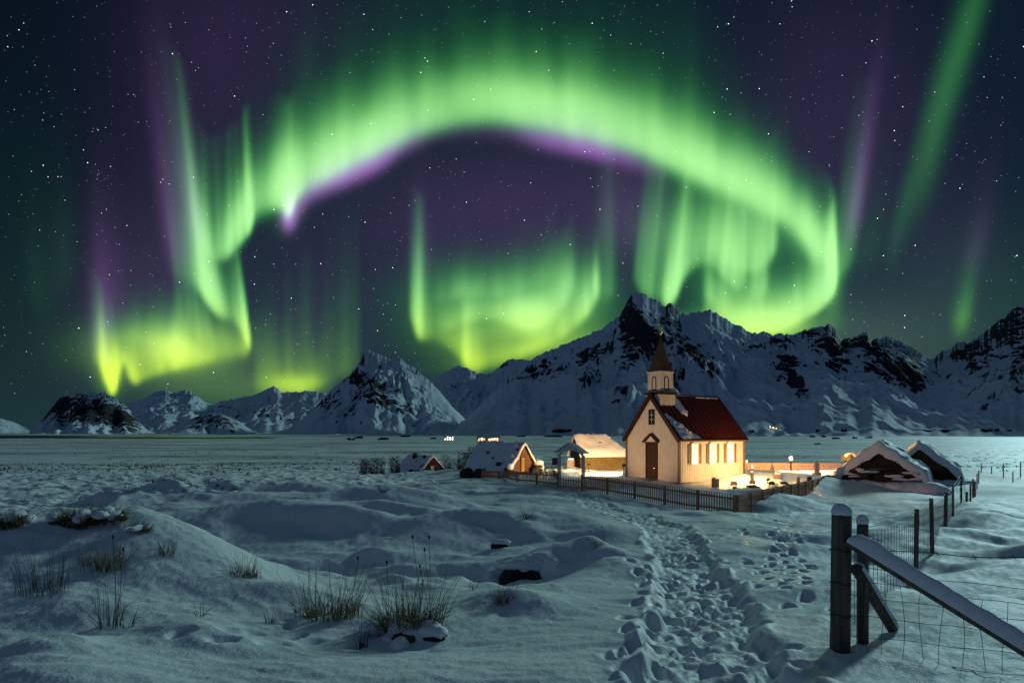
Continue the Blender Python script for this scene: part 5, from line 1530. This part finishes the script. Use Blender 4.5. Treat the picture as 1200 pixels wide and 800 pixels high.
def wire_fence_near():
    O = Vector((2.78, 5.8, 0)); g = zx(2.78, 5.8)
    o = thing('wire_fence', 'foreground corner of a wire fence with thick snow capped post and snowy slanting brace', 'fence', O)
    main = rough_post(o, (0, 0, g - .4), (.03, .02, 1.10), .074, 1, 'post', 18)
    snow_cap(main, (.03, .02, 1.095), .076, .10, 1)
    wr = MB()
    for z in (.80, .52, .25):
        wr.tube([(.082 * math.cos(a) + .015, .082 * math.sin(a) + .012, z + .012 * math.sin(a * 2 + z)) for a in np.linspace(0, 2 * math.pi, 17)], .0045, 5, False)
    wr.build('wire_loop', M['wire'], main)
    sp = Vector((.30, .20, 0)); sg = zx(3.08, 6.0)
    second = rough_post(o, (sp.x, sp.y, sg - .3), (sp.x, sp.y, 1.0), .045, 2, 'post', 12)
    snow_cap(second, (sp.x, sp.y, .995), .048, .085, 2)
    # long brace to the right and short one along the fence line
    a = Vector((.045, -.06, .885)); b = a + Vector((1.35, -1.30, -1.02)) * .98
    snowy_rail(o, a, b, .042, .075, 4)
    a2 = Vector((.20, .12, .62)); b2 = Vector((.76, .55, zx(3.54, 6.35) + .02))
    snowy_rail(o, a2, b2, .045, .06, 6)
    # mesh that runs on towards the right
    e = Vector((2.5, -2.15, 0)); ge = zx(O.x + e.x, O.y + e.y)
    rough_post(o, (e.x, e.y, ge - .3), (e.x, e.y, ge + 1.1), .05, 9, 'post', 10)
    hs = [.10, .25, .40, .55, .68, .80]
    n = 24
    L = e.length
    def pt(f, h):
        p = Vector((0.05, -.05, 0)).lerp(e, f); gg = zx(O.x + p.x, O.y + p.y)
        return Vector((p.x, p.y, (g * (1 - f) + ge * f) + h - .045 * math.sin(math.pi * f) * (h / .8) - .02 * math.sin(9 * f + h * 7) + .008 * math.sin(31 * f + h * 15)))
    for h in hs:
        w = MB(); w.tube([pt(k / 40, h) for k in range(41)], .0026, 5, False); w.build('wire', M['wire'], o)
    v = MB()
    for k in range(1, n):
        f = k / n
        v.tube([pt(f + .006 * math.sin(k * 2.1 + j), h) for j, h in enumerate(hs[:-1])], .0021, 4, False)
    v.build('wire_mesh', M['wire'], o)
    top = MB(); top.tube([pt(k / 40, 1.0) for k in range(41)], .0035, 5, False)
    for k in range(2, 39, 3):
        c = pt(k / 40, 1.0); top.tube([c + Vector((-.012, 0, .014)), c + Vector((.012, 0, -.014))], .003, 4, False)
    top.build('barbed_wire', M['wire'], o)
wire_fence_far(); wire_fence_near()
def far_fence():
    o = thing('wire_fence', 'short row of distant thin posts at the right edge of the snow field', 'fence', P(1180, 560, 80))
    O = o.location; prev = None
    tops = []
    for px, D, H in ((1176, 72, 1.5), (1187, 66, 1.0), (1196, 72, 1.6), (1210, 75, 1.4), (1150, 84, 1.0), (1162, 80, .9)):
        q = on_ground(px, D); t = q + Vector((0, 0, H))
        rough_post(o, q - O - Vector((0, 0, .3)), t - O, .055, px, 'post', 8); tops.append((px, t))
    tops.sort(); w = MB()
    for (a, A), (b, B) in zip(tops[:-1], tops[1:]): w.tube([A - O - Vector((0, 0, .2)), B - O - Vector((0, 0, .2))], .006, 4, False)
    w.build('wire', M['wire'], o)
far_fence()

# ------------------------------------------------------------------ grasses, shrubs and stones
M['grass_dry'] = plain('dry_winter_grass', (.10, .078, .036), (.19, .15, .075), .8, 9)
M['grass_dark'] = plain('dark_stalks', (.016, .014, .009), (.035, .03, .018), .8, 9)
M['twig'] = plain('bare_twigs', (.030, .026, .020), (.060, .05, .038), .85, 9)
M['grass_brown'] = plain('brown_tussock_grass', (.10, .06, .03), (.19, .12, .06), .85, 9)
M['rock'] = plain('dark_basalt', (.012, .011, .011), (.045, .040, .038), .85, 3, .9, bdist=.06)

def blades(mb, n, r, h, rr, spread=.35, bend=.3, thick=.0035, c=(0, 0, 0), seg=5):
    for i in range(n):
        a = rr.uniform(0, 2 * math.pi); q = r * math.sqrt(rr.random())
        b = Vector((c[0] + q * math.cos(a), c[1] + q * math.sin(a) * .7, c[2] - .05))
        L = h * (rr.uniform(.25, 1.0) ** .8)
        da = a + rr.gauss(0, .7); t = rr.uniform(0, spread) * (.3 + q / r)
        pts, rad = [], []
        kink = rr.uniform(.4, .9) if rr.random() < .12 else 2
        for k in range(seg + 1):
            f = k / seg; e = t * f * L + bend * L * f ** 2 * rr.uniform(.0, .5)
            zz = L * f * (1 - .12 * bend * f)
            if f > kink: zz -= (f - kink) * L * .9; e += (f - kink) * L * .5
            pts.append(b + Vector((math.cos(da) * e, math.sin(da) * e, zz + (.05 if k else 0)))); rad.append(thick * (1 - .75 * f))
        mb.tube(pts, rad, 3, False)

def tuft(px, py, hpx, wpx, n, label, mat='grass_dry', base=True, heads=0, seed=0, short=40, basemat='snow', D=None, spread=.35, lumps=()):
    p = hit(px, py, 3) if D is None else on_ground(px, D)
    sc = p.y / F; h = hpx * sc; r = wpx / 2 * sc
    o = thing('grass_tuft', label, 'grass tuft', p, 0, 'grass tufts poking out of the snow')
    rr = random.Random(seed + int(px))
    m = MB(); blades(m, int(n * 1.5), r, h * 1.12, rr, spread, .45, .0032 + .0005 * p.y / 6); blades(m, int(short * 2.0), r * .8, h * .42, rr, spread * 2.2, .9, .0034 + .0005 * p.y / 6)
    m.build('blades', M[mat], o, True)
    if base:
        it = []
        for k in range(5):
            a = rr.uniform(0, 6.28); it.append(((math.cos(a) * r * .7, math.sin(a) * r * .55 - .03, -.02), (r * .45, r * .40, .07 + .05 * rr.random())))
        lumps_mesh('snow_hummock', o, it, 'snow', seed, 12)
    if heads:
        s = MB()
        for k in range(heads):
            a = rr.uniform(0, 6.28); q = Vector((math.cos(a) * r * .6, math.sin(a) * r * .4, 0)); L = h * rr.uniform(.85, 1.35)
            e = q + Vector((rr.uniform(-.2, .2) * h, 0, L)); s.tube([q, q.lerp(e, .5) + Vector((.01, 0, 0)), e], .003, 4, False)
            s.lathe([(.004, 0), (.011, .012), (.009, .03), (.002, .045)], tuple(e), 6)
        s.build('seed_head', M['grass_dark'], o, True)
    return o
# foreground, left to right
tuft(50, 694, 62, 60, 26, 'tall dark stalks in a loose clump at the left edge, below the knoll', 'grass_dark', False, 0, 1, 10, spread=.18)
tuft(122, 662, 36, 60, 46, 'fine dry grass spread on the sunward flank of the left knoll', 'grass_dry', False, 0, 2, 40, spread=.25)
tuft(127, 735, 88, 30, 9, 'few very tall dark stalks above a round snow hummock', 'grass_dark', False, 2, 3, 6, spread=.22)
tuft(148, 735, 40, 20, 5, 'sparse leaning stalks right of the round snow hummock', 'grass_dark', False, 0, 4, 2, spread=.5)
tuft(286, 674, 26, 40, 30, 'small ragged grass tuft on the rim above the hollow', 'grass_dry', False, 0, 5, 30)
tuft(385, 722, 68, 76, 46, 'wide dry grass tuft in the middle foreground, left of the biggest one', 'grass_dry', False, 1, 6, 70, spread=.4)
tuft(424, 760, 62, 14, 6, 'thin dark stems in front, between the two big grass tufts', 'grass_dark', False, 0, 7, 3, spread=.2)
tuft(480, 736, 82, 84, 60, 'biggest grass tuft, dense and dry with a snowy root clump, middle foreground', 'grass_dry', False, 5, 8, 170, spread=.42)
tuft(590, 704, 26, 26, 14, 'small grass tuft on a snow mound right of the biggest one', 'grass_dry', False, 0, 9, 24, spread=.5)
tuft(553, 691, 20, 8, 4, 'few short stems on the edge of the hollow', 'grass_dark', False, 0, 10, 2)
tuft(195, 648, 18, 22, 14, 'short pinkish grass on the right end of the left knoll', 'grass_dry', False, 0, 11, 10)
tuft(232, 722, 26, 16, 3, 'single long bent straw lying across the snow', 'grass_dark', False, 0, 12, 2, spread=1.2)
tuft(317, 730, 20, 10, 4, 'short stub of stalks left of the wide grass tuft', 'grass_dark', False, 0, 13, 3)
tuft(700, 640, 20, 16, 7, 'dead weed stems on a mound left of the trodden path', 'grass_dark', False, 1, 14, 6)
tuft(616, 606, 16, 14, 10, 'dark weeds poking from the snow below the gate', 'grass_dark', False, 0, 15, 14)
tuft(449, 576, 12, 12, 10, 'tiny dark weed tuft above the big smooth drift', 'grass_dark', False, 0, 16, 12)
# root clump of the biggest tuft
def clump():
    p = hit(480, 742, 3)
    o = thing('snow_clump', 'knobbly snow clump with dark soil at the roots of the biggest grass tuft', 'snow clump', p)
    rr = random.Random(4)
    it = [((rr.gauss(0, .20), rr.gauss(-.02, .10), rr.uniform(-.04, .06)), (rr.uniform(.07, .15), rr.uniform(.06, .12), rr.uniform(.05, .10))) for k in range(26)]
    lumps_mesh('snow_lumps', o, it, 'snow', 5, 12)
    it = [((rr.gauss(.02, .12), -.12 + rr.gauss(0, .03), rr.uniform(-.02, .04)), (.07, .05, .05)) for k in range(8)]
    lumps_mesh('soil', o, it, 'turf', 6, 9)
clump()
def brown_crest():
    spots = [(88, 612, 30, 34, 90, 'brown grass tussock on the crest of the left knoll, under a snow cap'), (118, 606, 24, 50, 90, 'ragged brown grass along the top of the left knoll'), (8, 612, 26, 36, 70, 'dark brown grass at the left edge beside the knoll'), (165, 618, 12, 22, 30, 'low tuft of brown grass on the right shoulder of the left knoll')]
    for (px, py, hp, wp, n, lab) in spots:
        p = hit(px, py + 3, 3); sc = p.y / F
        o = thing('grass_tussock', lab, 'grass tussock', p, 0, 'brown tussocks on the left knoll')
        rr = random.Random(px); m = MB(); blades(m, n * 2, wp / 2 * sc, hp * sc * .8, rr, .9, 1.0, .006)
        m.build('blades', M['grass_brown'], o, True)
        it = [((rr.gauss(0, wp * sc * .35), rr.gauss(0, .10), hp * sc * rr.uniform(.15, .5)), (wp * sc * .18, .12, hp * sc * .20)) for k in range(6)]
        lumps_mesh('snow_cap', o, it, 'snow', px, 10)
        it = [((rr.gauss(0, wp * sc * .3), rr.gauss(0, .06), hp * sc * .12), (wp * sc * .16, .09, hp * sc * .14)) for k in range(4)]
        lumps_mesh('root_clump', o, it, 'grass_brown', px + 3, 9)
brown_crest()
def rock_hole():
    p = Vector((HOLE[0], HOLE[1], ground_z(*HOLE)))
    o = thing('boulder', 'black boulder showing in a hole under the snow of the hollow', 'boulder', p)
    lumps_mesh('stone', o, [((0, .05, .20), (.36, .26, .27)), ((-.26, .0, .24), (.18, .16, .24)), ((.28, .0, .12), (.20, .16, .20))], 'rock', 3, 14)
    snow_lump('snow_cap', o, (.05, .42, .50), (.62, .34, .16), 4, n=18)
    q = hit(584, 642, 5)
    o = thing('boulder', 'small dark stone tip left above the black boulder', 'boulder', q)
    lumps_mesh('stone', o, [((0, 0, .02), (.16, .12, .10)), ((.12, .05, .06), (.10, .08, .08))], 'rock', 5, 10)
    snow_lump('snow_cap', o, (.05, .1, .12), (.22, .16, .07), 6)
rock_hole()
def shrub(px0, px1, ytop, ybot, D, label, n, seed, upright=.25, leafy=0, group='bare shrubs by the turf houses'):
    p = on_ground((px0 + px1) / 2, D, .05); w = (px1 - px0) / F * D; h = (ybot - ytop) / F * D
    o = thing('shrub', label, 'shrub', p, 0, group)
    rr = random.Random(seed); m = MB()
    for i in range(n):
        a = rr.uniform(0, 6.28); q = rr.random() ** .6 * w * .42
        b = Vector((q * math.cos(a), q * math.sin(a) * .6, -.1)); L = h * rr.uniform(.35, 1.05) * (.75 + .4 * float(vnoise(b.x * 1.7, seed * 3.1, seed)))
        d = Vector((math.cos(a) * upright * (.2 + q / w) + rr.gauss(0, .06), math.sin(a) * upright * .5, 1)).normalized()
        e = b + d * L; mid_ = b.lerp(e, .5) + Vector((rr.gauss(0, .04), rr.gauss(0, .04), 0))
        m.tube([b, mid_, e], [.018, .012, .004], 3, False)
        for k in range(7):
            f = rr.uniform(.25, .98); c = b.lerp(e, f); s = L * .16 * (1.15 - f)
            dd = (d + Vector((rr.gauss(0, .5), rr.gauss(0, .4), rr.uniform(-.1, .4)))).normalized()
            m.tube([c, c + dd * s], [.009, .003], 3, False)
    m.build('branches', M['twig'], o)
    if leafy:
        it = MB()
        for k in range(leafy):
            a = rr.uniform(0, 6.28); q = rr.random() ** .5 * w * .45; z = rr.uniform(.1, .85) * h
            c = Vector((q * math.cos(a), q * math.sin(a) * .6, z)); s = .05 * rr.uniform(.6, 1.4)
            u = Vector((rr.gauss(0, 1), rr.gauss(0, 1), rr.gauss(0, 1))).normalized(); v = u.orthogonal().normalized()
            it.add([c + u * s, c + v * s, c - u * s, c - v * s], [(0, 1, 2, 3)])
        it.build('leaves', M['turf'], o)
    return o
shrub(420, 436, 533, 557, 78, 'leftmost bunch of upright bare shoots left of the low dark house', 60, 1, .15, 500)
shrub(433, 452, 531, 557, 78, 'tallest bunch of upright bare shoots, middle of the row left of the low dark house', 80, 2, .15, 700)
shrub(455, 470, 529, 556, 77, 'narrow bunch of upright shoots touching the left side of the low dark house', 60, 3, .12, 500)
shrub(514, 530, 528, 553, 82, 'low bushy shrub right behind the low dark house', 50, 4, .5, 300)
shrub(535, 552, 526, 550, 70, 'round bare shrub left of the wooden turf house', 90, 5, .8, 600)
shrub(546, 566, 515, 545, 72, 'larger bare bush behind the left end of the wooden turf house', 110, 6, .8, 700)
shrub(520, 534, 540, 552, 74, 'sparse low twigs between the two left turf houses', 30, 7, .8, 100)

# dark boulders and bushes far out on the plain: one each
far_items = [(408, 513.5, 5, 3), (420, 512, 11, 4), (412, 514.5, 6, 2.5), (451, 513.5, 13, 4), (508, 513, 6, 3), (476, 506, 12, 3), (640, 507, 30, 3.5), (612, 507.5, 10, 2.5), (660, 506, 24, 4),
             (952, 507, 6, 3), (958, 506, 5, 4), (966, 508, 5, 3), (989, 506.5, 5, 5), (1001, 512.5, 6, 3), (1017, 512, 8, 3), (980, 513, 8, 3), (958, 519.5, 6, 2.5), (846, 522, 10, 2), (1152, 506, 14, 4), (1168, 505, 5, 4), (1182, 506, 5, 3), (1085, 505.5, 9, 3), (1110, 506.5, 12, 2.5), (880, 506, 6, 3)]
where = ['far left of the pale lights', 'on the plain left of the pale lights, the widest of three', 'lowest of three dark dots on the left plain', 'single broad dark bush left of the pale lights', 'small dark bush just left of the pale lights', 'at the foot of the pyramid mountain',
         'long dark patch of scrub under the mountain behind the gate', 'small dark scrub left of the long patch behind the gate', 'dark scrub above the long snow roof', 'dark boulder on the slope right of the lit farm', 'taller dark boulder on the slope right of the lit farm', 'third dark boulder right of the lit farm', 'biggest lone boulder on the slope, upper right of the lantern', 'boulder on the plain left above the snow laden house', 'flat dark boulder directly above the snow laden house', 'small boulder left of the snow laden house', 'dark tussock low on the plain, right of the lantern', 'flat dark scrub behind the church end', 'broad dark scrub at the foot of the right mountain', 'upright dark rock at the foot of the right mountain', 'small dark rock furthest right under the mountain', 'dark rock above the rear turf house', 'thin dark scrub line right of the rear turf house', 'small dark rock behind the church roof end', 'thin dark strip left of the pyramid mountain foot', 'long thin dark strip on the far left plain', 'long low dark strip below the dark headland', 'faint dark strip at the far left below the headland']
def far_bushes():
    for i, ((px, py, w, h), lab) in enumerate(zip(far_items, where)):
        if py <= 506.9 and px > 500:
            p = mount_hit(px, min(py, 505.5))
        else:
            p = hit(px, py + h * .4, 60)
            if p.y > 1200: p = on_ground(px, 1100)
        sc = p.y / F
        rr = random.Random(i + 50)
        it = [((rr.uniform(-.5, .5) * w * sc, rr.uniform(-.3, .3) * w * sc, rr.uniform(0, .3) * h * sc), (w * sc * rr.uniform(.12, .26), w * sc * .2, h * sc * rr.uniform(.3, .55))) for k in range(7)]
        kind = 'boulder' if ('boulder' in lab or 'rock' in lab) else 'bush'
        o = lumps_mesh(kind, None, it, 'rock' if kind == 'boulder' else 'turf', i, 8)
        o.location = p
        lab2 = lab if kind in lab else 'dark low bush, ' + lab
        tag(o, ' '.join(lab2.split()[:16]), kind, 'dark boulders on the far plain' if kind == 'boulder' else 'dark scrub on the far plain')
far_bushes()

# farms with lit windows far across the plain
M['farm_wall'] = plain('farm_wall', (.30, .29, .27), (.42, .40, .38), .8, 2)
M['farm_light'] = glow('farm_lamp', (1.0, .56, .22), 9.0)
M['farm_light_white'] = glow('farm_lamp_white', (1.0, .92, .66), 7.0)
M['farm_window'] = glow('farm_window', (1.0, .6, .25), 1.2)
def farm(px, py, D, label, lights, mat, w=9., on_mount=False):
    p = mount_hit(px, py) if on_mount else on_ground(px, D)
    sc = p.y / F
    o = thing('farmhouse', label, 'farmhouse', p, .2, 'lit farms far across the plain')
    m = MB(); m.box((0, 0, .9), (w, 6, 3.2)); m.build('wall', M['farm_wall'], o)
    r = MB(); r.prism([(-w / 2 - .4, -3.5, 2.4), (-w / 2 - .4, 3.5, 2.4), (-w / 2 - .4, 0, 4.9)], (w + .8, 0, 0)); r.build('roof', M['dark_red'], o)
    s = MB(); s.prism([(-w / 2 - .5, -3.6, 2.6), (-w / 2 - .5, -3.4, 2.4), (-w / 2 - .5, 0, 4.95), (-w / 2 - .5, 0, 5.2)], (w + 1, 0, 0)); s.build('roof_snow', M['snow'], o)
    win = MB()
    for k in (-.3, .05, .33): win.box((k * w, -3.03, 1.3), (1.2, .08, 1.1))
    win.build('window', M['farm_window'], o)
    for (dx, dz, r_) in lights:
        b = MB(); r_ *= .5; b.lathe([(r_ * .3, -r_), (r_ * .9, -r_ * .4), (r_, 0), (r_ * .8, r_ * .5), (r_ * .2, r_)], (dx * sc, -4, dz * sc + .6), 8); b.tube([(dx * sc, -4, -.5), (dx * sc, -4, dz * sc + .6 - r_)], .12, 5); b.build('yard_lamp', M[mat], o, True)
farm(526, 513, 640, 'far farm with several pale white lights, left of the wooden turf house', [(-5, 1, .6), (-2, 3, .8), (1, 2.5, .8), (4, 3, .6)], 'farm_light_white', 8)
farm(564, 512, 620, 'far farm with one large orange lamp above the bare bush', [(0, 1.5, 1.5), (-4, 0, .5)], 'farm_light', 7)
farm(577, 512, 610, 'long far farm glowing orange, right above the wooden turf house roof', [(-4, 1, .8), (-1, 1.4, .9), (2, 1.8, .9), (5, 2.2, .8)], 'farm_light', 12)
farm(905, 502, 1400, 'small lit farm on the mountain foot right of the church', [(-4, 2, 1.3), (0, 1, 1.5), (4, 0, 1.3)], 'farm_light', 12, True)

# tufts of dead grass all over the tussocky ground: far too many to count
def scatter():
    rr = random.Random(9); m = MB()
    k = 0
    while k < 1500:
        D = 24 + 130 * rr.random() ** 1.3; px = rr.uniform(-40, 700) if rr.random() < .88 else rr.uniform(960, 1230)
        if px > 420 and D > 28 and px < 720 and D < 80: continue
        x = (px - CX) / F * D
        if px > 960 and D < 30: continue
        w = float(vnoise(x * .12, D * .09, 301)) + .4 * float(vnoise(x * .5, D * .4, 302))
        if w < .12 + .35 * (px > 300): continue
        z = ground_z(x, D); h = rr.uniform(.05, .18) * (1 + .6 * (D > 60))
        n = rr.randint(4, 8)
        for j in range(n):
            a = rr.uniform(0, 6.28); q = rr.uniform(.02, .14); b = Vector((x + q * math.cos(a), D + q * math.sin(a), z - .05))
            e = b + Vector((rr.gauss(0, .35) * h, rr.gauss(0, .2) * h, h * rr.uniform(.5, 1.2) + .05)); s = .012 + .00025 * D
            m.add([b + Vector((-s, 0, 0)), b + Vector((s, 0, 0)), e], [(0, 1, 2)])
        k += 1
    k = 0
    while k < 1700:
        D = 90 * math.exp(rr.random() * 1.75); px = rr.uniform(-60, 1260); x = (px - CX) / F * D
        w = float(vnoise(x * .02, D * .03, 311)) + .5 * float(vnoise(x * .09, D * .12, 312))
        if w < .10: continue
        z = ground_z(x, D); h = rr.uniform(.15, .40)
        for j in range(5):
            b = Vector((x + rr.gauss(0, .25), D + rr.gauss(0, .3), z - .05)); e = b + Vector((rr.gauss(0, .2), rr.gauss(0, .1), h * rr.uniform(.6, 1.2))); s = rr.uniform(.05, .14)
            m.add([b + Vector((-s, 0, 0)), b + Vector((s, 0, 0)), e], [(0, 1, 2)])
        k += 1
    o = m.build('dead_grass', M['grass_dark'])
    o['kind'] = 'stuff'
scatter()
